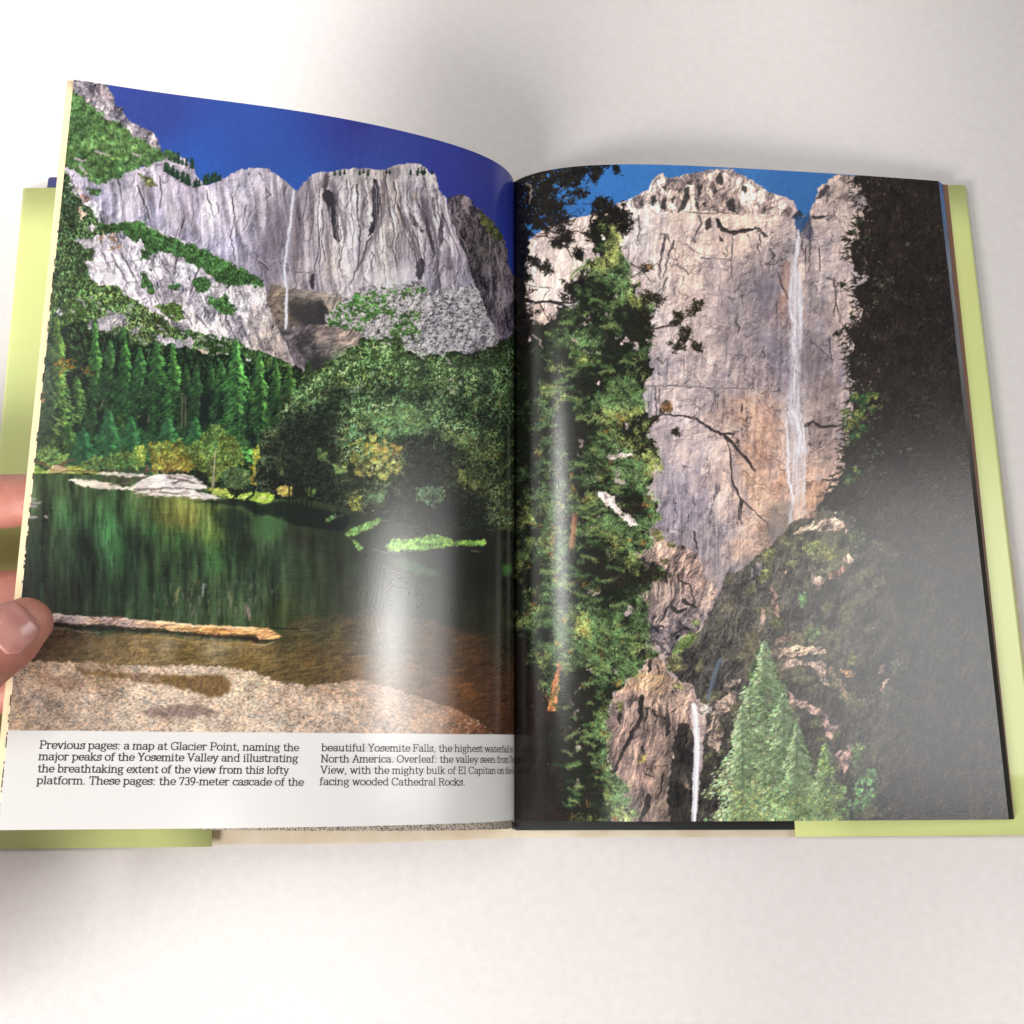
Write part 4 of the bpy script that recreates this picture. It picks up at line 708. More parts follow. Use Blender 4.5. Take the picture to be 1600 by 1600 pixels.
    veil((262,640,264,740,268,840,266,960,272,1060,270,1160), 3, 5, 60, .5, 12)
    veil((225,620,215,720,210,820,205,940,225,1000), 3, 5, 50, .5, 12)
    P.line(Z(12,258,455,252,540,250,600), 1.8, 2., (226,224,232), .6, .6); P.line(Z(12,235,620,236,760,250,840,240,900), 1.8, 1.6, (220,216,222), .4, 1.); P.line(Z(12,262,860,272,960,272,1040), 1.8, 1.4, (226,222,228), .7, .6); P.line(Z(12,215,960,235,1000,228,1100), 1.6, 2., (218,214,222), .4, 1.); P.line(Z(12,220,1100,230,1200), 2.6, 3., (208,204,214), .3, 1.2)
    veil((240,0,240,100,236,200,244,300,246,400,246,500,248,590,246,690), 17, 22, 150, .34, 14)
    veil((220,140,240,160,260,200,280,300,270,420), 14, 14, 60, .55, 14)
    P.line(Z(14,185,230,195,380,196,500,200,590,215,640,228,690,212,760,204,840), 1.3, 2.2, (232,228,234), .8, .6); P.line(Z(14,288,300,300,400,294,520,294,690,294,780), 1., .8, (222,218,226), .7, .5); P.line(Z(14,250,380,262,430), 1.6, 1., (226,222,228), .7, .6)
    m = P.poly(Z(14,205,588,345,592,340,600,205,600), 1); P.put(m, (206,200,206), None, .4)
    P.wash([(1242,500,7,40,0,206,202,210,.28),(1241,560,10,40,0,210,206,214,.34),(1240,630,12,40,0,204,200,208,.3),(1243,700,16,44,0,208,204,212,.32),(1243,760,17,26,0,204,200,208,.3),(1238,650,20,10,0,204,200,206,.3),(1246,790,22,12,0,190,184,186,.25)])
    # rock shelf right of the lower veil
    m = P.poly(Z(14,300,575,420,575,430,620,400,720,330,760,290,740,300,690), 2, 6); P.rock(m, [(1270,770,186,146,120),(1260,790,150,116,98)], 0, 20, 4, .5, .5, seed=77, a=.85)
    m = P.poly(Z(14,110,720,180,680,220,700,210,780,200,860,230,880,180,940,90,960,60,860), 6, 8, 5, 3); P.put(m, (96,92,90), None, .5)
    return P
def paint_right2(P):
    R = P.R; X, Y = P.X, P.Y
    # ---- pale dome and lower rocks in the middle
    M = P.poly(Z(13,780,860,860,850,930,860,990,920,1000,960,1100,970,1190,1015,1210,1080,1225,1150,1310,1225,1260,1330,1190,1440,1100,1500,1050,1560,860,1560,780,1400,820,1250,760,1010), 3, 7)
    P.rock(M, [(1040,855,196,166,152),(1070,870,190,160,146),(1000,870,130,112,106),(1010,900,90,78,74),(1060,900,176,148,136),(1090,900,180,152,140),(1020,940,170,148,138),(1050,930,138,122,120),(1080,940,150,130,126),(1115,930,180,154,144),(1040,960,134,120,120),(1070,975,112,104,110),(1010,960,110,98,100),(1100,970,120,110,114)], 20, 26, 4.2, .6, .6, .15, 14, 31, grain=.18)
    for pts, n in ((Z(13,930,860,960,870,980,920,960,950,920,900), 120), (Z(13,1000,945,1050,950,1040,970,1000,965), 60), (Z(13,960,1040,1010,1040,1000,1065,960,1060), 50)):
        m = P.poly(pts, 3, 6); P.leaves(m, [(0,0,84,82,58)], n, 2.6, 1.1, 90, 90, 6, .8, 6, .6)
    for k in range(14):   # stained streaks
        x = 1005 + 60 * R.rand(); P.line([(x, 905 + 8 * R.rand()), (x + R.randn(), 930 + 14 * R.rand())], 1.2, .8, (216,190,170) if k % 2 else (88,78,76), .7, .5)
    for pts, w in (((1065,1130,1070,1170,1130,1190,1150,1230,1160,1280),1.6),((1100,1290,1130,1320,1170,1330),3.),((1030,1330,1060,1360,1110,1340),3.4),((810,1030,880,1070,960,1090,1000,1180),3.),((870,1100,920,1150,960,1140),3.4),((880,1420,920,1480,980,1510,1060,1500),3.8),((950,1440,1020,1480),2.),((1060,1410,1120,1440),1.4)):
        P.line(Z(13, *pts), w, w * .6, (46,42,44), .85, 1.2)
    M = P.poly(Z(15,870,60,960,90,1030,60,1090,0,1200,-20,1180,100,1060,200,1040,260,980,250,930,170,860,120), 3, 7)
    P.rock(M, [(1030,990,116,106,112),(1050,1000,128,116,118),(1010,985,60,56,60),(1080,970,134,120,120)], -40, 16, 4, .7, .8, .4, 11, 35)
    # ---- dark hillside on the right, from the shadowed gorge to the big tree
    M = P.poly(Z(13,1600,975,1560,1000,1520,1030,1480,1075,1430,1110,1400,1125,1370,1120,1340,1150,1325,1200,1300,1260,1240,1370,1190,1470,1130,1524) + Z(15,1080,200,1040,280,1020,340,1070,390,1150,420,1180,500,1240,560) + N_(1085,1300,1620,1300,1620,800,1340,740,1300,765,1270,800,1240,815), 2.5, 8)
    P.rock(M, [(x, y, q * 1.28, g * 1.3, b * 1.28) if x < 1380 else (x, y, q, g, b) for (x, y, q, g, b) in [(1250,860,58,54,50),(1220,900,60,56,54),(1180,950,60,58,56),(1130,1000,58,55,53),(1090,1050,46,44,44),(1300,900,54,52,48),(1400,900,40,38,36),(1500,900,36,34,34),(1300,1000,52,50,48),(1400,1050,44,42,42),(1500,1100,40,38,38),(1200,1050,56,52,50),(1300,1150,44,41,40),(1100,1200,40,38,36),(1150,1200,50,47,45),(1450,1250,36,33,33),(1120,950,70,66,64),(1280,850,60,58,50)]], 12, 20, 4, .55, .2, seed=41, grain=.5)
    hb = M * smooth(fbm(X, Y, 22, 16, -30, 4, 91), .1, .7) * smooth(1440 - X, 0, 120) * smooth(Y, 800, 860)
    P.leaves(hb, [(1250,900,92,94,78),(1200,1000,86,84,74),(1350,1000,82,80,70),(1300,1150,70,76,60)], 2400, 3., 1.2, 90, 90, 8, 1., 55, .9, .6, .06)
    def rk(k, pts, col, ang=-30, w=2.5):
        m = P.poly(Z(k, *pts), w, 6, R.randint(80)); P.rock(m, [(0,0) + col], ang, 14, 2.8, .75, .6, .2, 8, R.randint(90), grain=.2)
    def lf(k, pts, col, n, w=4, gap=0., ln=2.8):
        m = P.poly(Z(k, *pts), w, 8, R.randint(80)); P.leaves(m, [(0,0) + col], n, ln, 1.1, 90, 90, 7, .9, R.randint(80), .5, .85, .2, gap=gap)
    PK = (176,150,138)
    rk(14,(230,890,240,865,290,850,340,810,410,800,480,788,520,810,545,850,500,872,440,882,360,870,300,868,270,890,235,900),(188,160,142),70); rk(14,(300,760,380,745,360,780,290,810),(160,130,114))
    rk(14,(470,740,500,730,490,770,470,770),(196,182,172)); rk(14,(530,860,560,865,560,890,530,890),PK)
    rk(14,(520,1030,560,1010,590,1050,560,1075,520,1060),PK); rk(14,(440,1130,480,1110,530,1080,545,1100,500,1150,440,1165),(168,128,114))
    rk(14,(320,1070,350,1110,345,1140,400,1150,370,1230,345,1200,320,1140),PK); rk(14,(140,1115,190,1105,185,1170,160,1140),(160,132,120)); rk(14,(380,1180,430,1150,410,1190),(150,120,110))
    rk(14,(100,1210,130,1260,140,1390,110,1400,95,1280),(152,124,112)); rk(14,(40,1340,70,1390,30,1460,25,1420),PK); rk(14,(0,1060,30,1080,10,1150,0,1150),(140,120,110)); rk(14,(120,1510,250,1500,240,1530,130,1530),(150,118,104))
    lf(14,(60,990,130,980,130,1020,60,1040),(86,92,64),130); lf(14,(280,960,340,930,390,940,480,970,500,1020,420,1040,380,1000,300,1020),(96,104,70),420); lf(14,(0,1110,100,1120,70,1170,20,1160),(82,90,62),150); lf(14,(250,1240,300,1250,290,1310,260,1320),(70,106,70),90); lf(14,(290,1460,380,1450,360,1520,290,1520),(84,98,72),170); lf(14,(100,1390,160,1400,150,1450,100,1440),(86,90,60),90); lf(14,(180,1040,260,1050,230,1090,180,1070),(82,90,70),80); lf(14,(540,900,640,870,660,930,600,960,550,950),(56,76,54),150,5,.1)
    # chute in the gorge
    rk(13,(1500,1080,1560,1060,1550,1150,1500,1190),(112,104,106)); rk(13,(1560,1330,1590,1380,1550,1470,1550,1400),PK); lf(13,(1550,1120,1600,1090,1600,1180,1550,1170),(92,102,70),90)
    for k in range(26):
        u = R.randn() * 2.; q = np.array(Z(15,1320,262,1300,300,1275,370,1262,430,1245,480,1240,520)); q[:, 0] += u; P.line(q, .6, .4, (112,124,146) if k % 2 else (84,92,106), .3, .5)
    P.line(Z(15,1280,265,1250,330,1190,380), .8, .4, (100,108,120), .5, .5)
    # rock ribs by the lower fall
    rk(15,(1460,370,1420,410,1380,440,1330,470,1300,480,1340,420,1390,385),(128,116,110),-60); rk(15,(1425,455,1400,530,1340,590,1310,610,1280,560,1290,520,1330,500,1380,460),(150,132,122),-40); rk(15,(1290,570,1310,640,1300,720,1320,690,1330,720,1310,835,1290,800,1260,790,1240,770,1235,680,1255,600),(138,122,114),5)
    rk(15,(1190,540,1240,530,1270,545,1260,575,1200,600,1190,570),(188,174,166),60)
    # ---- lower left rock block
    M = P.poly(Z(15,880,235,940,250,985,285,1000,340,1040,375,1090,410,1140,420,1165,460,1172,530,1150,560,1130,600,1160,680,1100,640,1070,660,1060,720,1040,800,1020,900,1005,1000,1000,1100,1020,1240,770,1240,740,1060,690,960,650,880,630,700,650,590,690,470,760,400,800,370,860,330), 2.5, 7)
    P.rock(M, [(1015,1040,178,152,142),(1000,1060,196,160,128),(1030,1065,196,162,130),(990,1075,174,144,122),(1060,1080,168,142,130),(1080,1075,150,132,128),(1000,1090,168,142,132),(980,1100,142,122,118),(1050,1100,186,158,142),(970,1120,134,116,114),(965,1150,138,116,110),(960,1180,134,110,104),(985,1160,150,126,118),(1010,1130,134,116,110),(1010,1170,146,122,114),(1040,1130,96,84,80),(1030,1170,112,96,90),(1000,1220,152,126,116),(985,1200,158,132,124),(990,1260,140,118,112),(1020,1260,104,92,86),(1040,1220,76,68,64),(1060,1120,150,128,118),(1080,1110,168,144,134)], 12, 30, 4.5, .6, .55, .12, 16, 43, grain=.16)
    M2 = P.poly(Z(15,1060,660,1100,640,1160,690,1160,800,1150,1000,1150,1240,1010,1240,1000,1100,1010,950,1030,830), 3, 8)
    P.rock(M2, [(1060,1160,50,46,44),(1070,1200,44,41,40),(1060,1250,42,40,38),(1075,1140,60,54,50)], 0, 30, 4, .6, .4, seed=45, grain=.4)
    rk(15,(1090,940,1130,990,1140,1050,1110,1040,1090,990),(92,82,74),0)
    for pts, w in (((850,490,840,530,850,580,830,650),4.4),((800,690,770,750,740,810,710,880,680,950),3.2),((830,650,800,690),2.4),((890,560,940,600,1000,620,1000,720),2.6),((880,570,870,620),2.),((850,790,862,830),2.2),((870,950,920,968),2.),((890,1080,880,1160,840,1220),4.6),((1000,600,1010,700,995,720),3.4),((700,560,740,555),1.4),((720,600,720,650),3.6),((900,280,890,340),2.6),((940,300,950,360),1.2),((820,570,880,560,960,590),1.2),((980,950,960,1050,940,1100),1.8)):
        P.line(Z(15, *pts), w, w * .55, (40,36,36), .92, 1.1)
    for k in range(30):
        x = 1005 + 55 * R.rand(); y = 1095 + 20 * R.rand(); P.line([(x, y), (x + R.randn() * 2, y + 10 + 36 * R.rand())], .9, .5, (74,66,62) if k % 3 else (186,160,146), .6, .7)
    P.line(Z(15,800,370,850,360,920,370,1000,380), 2., 1., (204,166,116), .6, .9); P.line(Z(15,1000,415,1040,450), 1.2, .8, (216,196,180), .7, .6); P.line(Z(15,1050,470,1110,500,1160,520), 1., .8, (210,184,168), .6, .7)
    for k in range(50):
        q = (980 + 70 * R.rand(), 1062 + 22 * R.rand()); P.seg(q[0], q[1], q[0] + 4 * R.rand(), q[1] - 2 + 4 * R.rand(), .9, .5, (206,168,126) if k % 2 else (120,100,84), .7)
    lf(15,(700,530,750,540,740,580,710,570),(72,78,52),70); lf(15,(1030,420,1080,410,1090,440,1050,450),(104,104,74),70); lf(15,(850,840,880,840,860,880,820,900),(110,100,64),60); lf(15,(990,260,1080,250,1080,300,1040,340,990,310),(90,92,72),240); lf(15,(1050,190,1090,130,1140,110,1200,110,1150,160,1090,230,1040,240),(82,104,64),360); lf(15,(1140,20,1200,30,1180,70,1150,60),(80,96,64),100)
    P.line(Z(15,1160,20,1165,110), .7, .6, (100,92,84), .7)
    # ---- lower fall
    F = Z(15,1158,540,1170,610,1172,680,1178,780,1175,880,1170,1000,1168,1100,1160,1225)
    for k in range(60):
        q = np.array(F) + [R.randn() * 1.9, 0]; a0 = R.randint(0, 6); P.line(q[a0:a0 + 3], 1. + R.rand(), .7, (222,220,226) if R.rand() < .7 else (176,174,184), .55, .5)
    P.line(F, 1.9, 2.6, (216,214,220), .6, .7); P.line([(a + .8, b) for a, b in F], .8, 1.1, (242,240,242), .8, .5); P.line(Z(15,1157,540,1172,600,1178,650), 2.8, 1.8, (238,236,238), .85, .6)
    # ---- pale conifer
    M = P.poly(Z(16,30,155,60,200,100,270,130,330,160,400,190,460,195,540,220,620,250,680,290,730,310,800,340,880,345,930,330,960,400,930,460,970,520,1020,540,1080,500,1130,520,1240,-160,1240,-150,1100,-110,900,-120,800,-80,660,-60,560,-50,420,-20,330,0,240), 4, 9)
    P.leaves(M, [(1190,1020,70,98,64),(1200,1120,66,94,60),(1180,1220,72,98,64),(1260,1240,64,88,56)], 5000, 3.2, 1.2, 80, 90, 12, .95, 51, .5, gap=.55)
    P.conifer(1194, 1000, 1300, 64, (176,200,152), (64,78,58), 5, .7, 6, -1)
    P.conifer(1172, 1070, 1300, 60, (168,190,144), (62,76,56), 15, .4, 0, -1); P.conifer(1225, 1080, 1300, 56, (164,186,140), (60,74,54), 16, .4, 0, -1); P.conifer(1160, 1100, 1300, 38, (170,192,146), (64,78,58), 6, .7, 0, -1); P.conifer(1290, 1160, 1300, 30, (146,168,118), (52,64,48), 7, .8, 0, -1); P.conifer(1245, 1130, 1300, 34, (164,188,140), (60,74,54), 8, .8, 0, -1)
    P.leaves(M * smooth(Y, 1200, 1260), [(1190,1240,104,120,76),(1165,1255,100,112,74),(1220,1250,98,124,80)], 1500, 3.0, 1.2, 80, 90, 9, 1., 53, None, .7, .25)
    lf(16,(400,780,425,800,420,860,470,920,460,970,380,930,390,850),(84,110,64),300); lf(16,(640,940,690,910,730,960,740,1010,700,1060,720,1100,660,1160,560,1200,520,1150,600,1080,590,1030),(66,104,70),850,5,.15)
    # ---- rocks on the hillside right of the conifer
    PR = (150,122,112)
    rk(16,(90,235,130,205,200,190,270,180,300,195,410,195,420,230,340,235,260,245,240,255,160,262,110,252),(176,150,134),70); rk(16,(150,270,240,262,300,285,400,280,425,300,430,340,440,400,450,440,420,410,390,395,360,340,330,300,240,300,200,330,170,320),(164,142,130),-20)
    rk(16,(190,455,220,480,260,520,300,515,380,560,430,600,420,620,450,655,520,655,490,680,470,700,460,750,430,730,400,640,350,600,290,560,250,545,220,560),(150,126,120),-45); rk(16,(480,830,510,810,560,770,580,800,580,850,540,940,520,940,490,870),(150,124,116),-10)
    rk(16,(120,140,150,150,130,200,110,190),PR); rk(16,(500,320,560,330,600,350,600,375,520,360),(168,132,98),60); rk(16,(735,300,770,295,770,340,740,350),PR); rk(16,(770,390,800,380,760,460,735,450),PR)
    for k in range(46):
        t = R.rand(); x = 440 + 110 * t + 8 * R.randn(); y = 310 + 190 * t + 10 * R.randn()
        q = Z(16, x, y)[0]; P.seg(q[0], q[1], q[0] + 2.5 * R.rand(), q[1] + 1, 1.2, .8, (166,136,116), .8)
    for k in range(60):
        q = Z(16, 560 + 240 * R.rand(), 470 + 260 * R.rand())[0]; P.seg(q[0], q[1], q[0] + 1.5 * R.rand(), q[1] + R.rand(), 1.2, .7, (116,108,100) if k % 2 else (86,96,72), .7)
    lf(16,(300,90,380,80,380,130,300,140),(78,98,70),120); lf(16,(560,230,610,230,600,300,550,300),(104,108,64),90); lf(16,(570,770,650,780,640,850,580,900),(82,106,72),160); lf(16,(800,290,900,290,880,350,820,340),(58,70,56),60,4,.1)
    # ---- the black trees on the right
    M = P.poly(Z(12,600,135,590,170,625,200,600,240,640,250,660,300,635,350,640,400,600,420,630,470,600,520,570,550,560,600,580,640,590,690,630,720,680,735,640,760,600,790,580,850,620,880,640,930,630,990,600,1030,540,1045,570,1090,600,1140,560,1200,570,1290,590,1380,570,1450) + Z(14,570,60,600,160,560,240,560,330,520,420,540,510,490,570,500,620,420,650,390,720,440,760,560,770,620,830) + N_(1345,830,1500,900,1620,900,1620,235), 4, 7)
    P.rock(M, [(1400,300,33,27,25),(1450,500,32,26,25),(1400,700,36,30,28),(1450,850,38,33,31),(1350,800,44,40,36)], 0, 16, 4, .35, 0, seed=53, grain=.5)
    P.leaves(M * smooth(fbm(X, Y, 26, 20, 0, 4, 93), .0, .6), [(1400,400,50,44,38),(1450,700,48,44,38),(1400,800,56,54,46)], 2600, 3.4, 1.2, 80, 70, 10, 1., 57, None, .55)
    for k in range(520):   # ragged edge of needles
        t = R.rand(); yy = 275 + 500 * t
        xx = np.interp(yy, [275,300,330,350,375,400,425,440,460,480,500,520,560,600,640,700,740,775], [1340,1346,1352,1340,1328,1332,1350,1336,1340,1344,1338,1322,1330,1334,1330,1322,1316,1300]) + 7 * R.randn()
        a = math.pi + R.randn() * .8; l = 3 + 7 * R.rand()
        P.seg(xx, yy, xx + math.cos(a) * l, yy + math.sin(a) * l * .8 + 1.5, 1.3, .5, (38,34,30), .9)
    for k in range(90):    # holes of light
        yy = 280 + 470 * R.rand(); xx = 1352 + 12 * R.randn()
        P.seg(xx, yy, xx + 2 * R.rand(), yy + 1.5 * R.randn(), 1.3, .6, (150,134,126), .6)
    for k in range(130):
        xx = 1365 + 190 * R.rand(); yy = 285 + 560 * R.rand()
        if xx > 1480 + (yy - 283) * .11: continue
        P.seg(xx, yy, xx + 1.6 * R.rand(), yy + 1.2 * R.randn(), 1., .5, (92,96,86) if k % 2 else (64,66,58), .6 * R.rand() + .2)
    for (k, x, y, r, n) in ((12,740,780,16,9),(12,800,750,14,6),(12,1040,750,12,5),(12,720,890,10,5),(12,905,540,10,5),(14,960,180,12,6),(14,860,410,8,4),(14,915,390,8,4),(14,740,400,30,12),(14,700,540,50,16)):
        for i in range(n):
            q = Z(k, x + R.randn() * r, y + R.randn() * r)[0]; P.seg(q[0], q[1], q[0] + 2 + R.rand(), q[1] - 1.5, 1., .5, (88,104,78), .7)
    for (x, y, r) in Z3((14,600,70,40),(14,660,90,40),(14,620,150,44),(14,560,250,40),(14,610,210,36),(14,570,320,34),(14,600,310,24),(14,550,560,34),(14,610,520,26),(14,700,150,26),(14,640,260,26),(14,540,170,26),(12,640,1480,40),(12,600,1560,40),(12,700,1440,30)):
        for i in range(9): P.tuft(x + R.randn() * r * .5, y + R.randn() * r * .5, 4.2, (128,138,74) if R.rand() < .45 else (56,92,54), 9, .9, .85)
    for (x, y, r) in Z3((12,520,780,24),(12,620,400,22),(12,580,470,20),(12,660,500,20),(12,490,1070,16),(12,560,1230,20)):
        for i in range(6): P.tuft(x + R.randn() * r * .5, y + R.randn() * r * .5, 4, (64,74,50) if R.rand() < .5 else (36,34,28), 8, .8, .85)
def Z3(*t):
    return [(ZOOM[k][0] + x / ZOOM[k][2], ZOOM[k][1] + y / ZOOM[k][2], r / ZOOM[k][2]) for (k, x, y, r) in t]
def paint_right3(P):
    """the pine on the left"""
    R = P.R; X, Y = P.X, P.Y
    BK = (24,21,19)
    # black trunk-side shadow along the inner margin
    M = P.poly(N_(780,200,800,270,830,262,860,262,856,300,846,330,838,360,826,400,822,440,826,480,830,520,840,560,852,600,862,700,868,800,880,900,880,1000,876,1100,890,1200,920,1300,780,1300), 7, 14)
    P.rock(M, [(820,600,20,18,17),(850,900,30,22,19),(850,600,24,24,19)], 0, 30, 5, .4, 0, seed=63, grain=.4)
    # upper left: dark needles against the sky and the bright rock
    def cl(k, x, y, r, n, col=BK, up=.0, ln=6., w=1., a=.92):
        ox, oy, s = ZOOM[k]; x = ox + x / s; y = oy + y / s; r = r / s
        for i in range(n):
            P.tuft(x + R.randn() * r * .5, y + R.randn() * r * .45, ln, col if R.rand() < .8 else (46,44,32), 9, w, a, up)
    for (x, y, r, n) in ((200,200,110,60),(300,160,110,70),(420,170,80,44),(300,260,90,44),(150,300,80,50),(240,400,90,40),(300,330,70,30),(380,400,60,26),(480,110,60,20),(560,110,50,18),(600,90,40,12),(420,90,60,24),(130,420,60,40),(110,560,60,40),(600,300,40,26),(640,350,60,40),(720,370,60,40),(600,420,60,40),(740,420,50,26),(680,440,50,26),(570,480,40,22),(350,540,40,16),(400,500,40,16),(460,600,34,14),(280,680,30,14),(210,640,40,14),(480,240,30,9),(700,90,26,6),(120,700,60,34),(120,850,60,34),(150,1000,60,40),(120,1150,60,40),(230,1050,50,20),(440,820,70,34),(500,760,50,30)):
        cl(11, x, y, r, n)
    for pts, w in (((90,870,150,872,220,885,300,878,380,890,430,890),2.6),((300,880,380,900,420,930,460,960),2.),((240,890,280,970,320,1040),1.),((150,880,160,940,200,1060),1.2),((100,200,200,260,330,300,460,300),1.6),((200,120,330,230,430,290),1.2),((440,290,480,220,560,130,620,90),1.2),((330,240,370,340,440,380),1.),((560,330,540,420,560,520),1.4),((300,460,380,480,470,460,540,500),1.4),((340,540,400,560,440,640),1.),((880,1045,940,1040,1010,1020),1.),((500,690,520,660),1.6),((780,740,870,690,900,670),.8),((770,690,810,610,820,580),.5),((780,650,860,700,900,760),.8),((100,760,200,790,300,800),.8),((170,480,300,500,420,520),1.)):
        P.line(Z(11, *pts), w, w * .5, (26,22,20), .95, .7)
    for k in range(60):
        a = R.rand(); x, y = Z(11, 120 + 420 * R.rand(), 200 + 300 * R.rand())[0]; P.line([(x, y), (x + 10 * R.randn(), y + 6 * R.randn()), (x + 14 * R.randn(), y + 10 * R.randn())], .6, .3, (30,26,24), .85, .6)
    # bits of sky and rock through it
    for k in range(60):
        x, y = Z(11, 120 + 420 * R.rand(), 140 + 230 * R.rand())[0]; P.seg(x, y, x + 1.6 * R.randn(), y + 1.6 * R.randn(), 1.1, .6, (52,106,168) if k % 4 else (124,126,130), .8)
    for x, y, r in Z3((11,390,230,20),(11,500,180,20),(11,180,440,24),(11,220,460,18),(11,340,190,12),(11,290,130,10),(11,360,250,14)):
        for k in range(5): P.seg(x + R.randn() * r * .5, y + R.randn() * r * .5, x + R.randn() * r * .5, y + R.randn() * r * .5, 1.8, 1., (54,112,178), .8)
    # ---- crown
    C1 = P.poly(Z(11,560,480,600,440,680,440,700,520,720,570,745,625,775,680,770,740,820,780,810,830,860,880,930,930,880,980,930,1070,890,1100,900,1180,890,1220,915,1290,880,1350,870,1440,880,1500,900,1560) + Z(13,870,60,860,130,890,180,900,240,910,300,880,330,930,400,960,450,980,500,910,530,900,600,880,640,920,700,930,750,960,800,870,830,890,900,890,960,850,1000,800,1030,870,1080,960,1100,980,1150,930,1170,860,1220,800,1240,860,1300,890,1360,900,1420,880,1500) + Z(15,840,80,880,160,950,220,900,240,860,300,800,340,740,400,690,470,660,560,640,640,650,760,660,880,690,950,740,1020,770,1100,790,1240,440,1240,360,1100,380,980,300,800,340,640,300,480,200,380,150,200,150,0) + Z(13,130,1500,60,1300,80,1100,60,900,100,700,80,500,120,300,60,100) + Z(11,120,1500,100,1300,200,1150,180,1050,320,1000,340,930,430,940,460,860,450,800,500,760,540,680,570,600), 7, 10)
    sl = P.box(C1); x, y = X[sl], Y[sl]
    gap = smooth(fbm(x, y, 15, octv=4, seed=71), -.98, -.8)
    mm = C1.copy(); mm[sl] = C1[sl] * gap
    edge = P.poly(N_(800,480,900,470,910,620,900,760,900,1000,890,1300,790,1300), 5, 10, 4, 6); mm = np.maximum(mm, edge * C1)
    P.put(mm, (25,25,20), None, .96)
    # needle bursts, lit from the upper right
    pts = P.pick(mm, 6200); pts = pts[np.argsort(pts[:, 1] + R.randn(len(pts)) * 16)]
    big = fbm(pts[:, 0], pts[:, 1], 34, 30, 0, 3, 73); med = fbm(pts[:, 0], pts[:, 1], 12, 10, 0, 3, 75)
    lit = .95 * big + .75 * med + .005 * (pts[:, 0] - np.interp(pts[:, 1], [380,480,600,700,800,900,1000,1100,1300], [960,960,965,960,950,950,930,930,940]))
    # known dark masses
    for (cx, cy, rx, ry, dv) in ((930,485,26,34,1.1),(985,520,40,24,1.2),(940,590,24,30,.9),(975,545,30,20,.5),(895,660,30,60,1.),(900,760,24,70,.8),(925,880,40,34,.9),(985,660,26,18,1.2),(1000,690,18,14,1.),(985,790,22,16,1.2),(960,905,44,30,1.3),(900,1090,26,60,1.),(900,1200,40,90,1.4),(935,1080,30,24,.9),(835,700,20,300,.5),(1015,580,10,10,1.2)):
        lit -= dv * np.exp(-((pts[:, 0] - cx) / rx) ** 2 - ((pts[:, 1] - cy) / ry) ** 2)
    for (cx, cy, rx, ry, dv) in ((955,400,16,36,1.2),(975,460,18,20,1.),(880,520,24,26,.9),(870,620,26,26,.9),(960,640,40,24,.9),(990,730,36,26,1.2),(930,690,30,30,.7),(970,830,50,26,1.),(960,860,44,16,.8),(920,960,30,30,.8),(960,1010,44,40,1.1),(900,1010,36,30,.8),(930,1060,50,30,.7),(960,1190,20,60,1.),(965,1250,26,40,1.1),(935,1130,24,40,.7),(840,690,20,20,.5),(870,790,30,20,.7),(865,860,26,30,.6),(870,960,30,30,.6),(920,1270,16,14,.8),(860,540,20,20,.9),(845,610,18,30,.8),(850,700,20,30,.7),(845,820,24,40,.8),(870,900,20,30,.7),(880,580,16,20,.7),(900,530,16,14,.8)):
        lit += dv * np.exp(-((pts[:, 0] - cx) / rx) ** 2 - ((pts[:, 1] - cy) / ry) ** 2)
    for (px, py), v in zip(pts, lit):
        v = v + R.randn() * .28 + .2
        if v < -.8: continue
        yel = smooth(fbm(np.float32(px), np.float32(py), 40, octv=2, seed=79), .0, .7)
        if v > .1: c = np.array((74,96,60), float) * (1 - yel) + np.array((124,132,74), float) * yel; c = c * (.92 + .5 * min(v, 1.4))
        else: c = np.array((30,46,28), float) * (1 + .8 * max(v, -.5))
        warm = R.rand()
        if warm < .02 and py > 640: c = np.array((170,116,56), float)
        P.tuft(px, py, 4.8 + 3.6 * R.rand(), c * 1.08, 12 if v > .1 else 7, .55, .8, .1)
    sprays = []
    for k in range(230):
        y0 = 400 + 860 * R.rand(); edge_x = np.interp(y0, [380,480,560,640,740,840,900,1000,1060,1150,1270], [960,985,1005,1010,1020,1005,1000,1015,980,945,975]); x0 = 850 + (edge_x - 880) * R.rand()
        sd = 1 if R.rand() < .72 else -1
        sprays.append((y0, x0, sd, 8 + 20 * R.rand() ** 1.5))
    for y0, x0, sd, L in sorted(sprays):
        lt = R.rand(); c = np.array((118,140,84) if lt > .5 else ((80,110,64) if lt > .2 else (44,62,38)), float)
        if y0 > 1100 and x0 < 880: continue
        if C1[min(P.h - 1, int(y0 - P.y0)), min(P.w - 1, int(x0 - P.x0))] < .4: continue
        n = int(L / 3); sag = -.2 + 1.1 * R.rand()
        P.line([(x0 + sd * L * t, y0 + 2.5 + sag * L * t * t + 2) for t in (0, .35, .7, 1)], 1.8, .8, (22,22,18), .45)
        for i in range(n):
            t = i / n; px = x0 + sd * L * t; py = y0 + sag * L * t * t - .12 * L * t
            for q in range(7):
                a = math.atan2(sag * t * 2 - .1, sd) + R.randn() * 1.0; l = 3 + 4 * R.rand(); b = .55 + .65 * R.rand()
                P.seg(px, py, px + math.cos(a) * l, py + math.sin(a) * l + .8, .55, .25, c * b, .85)
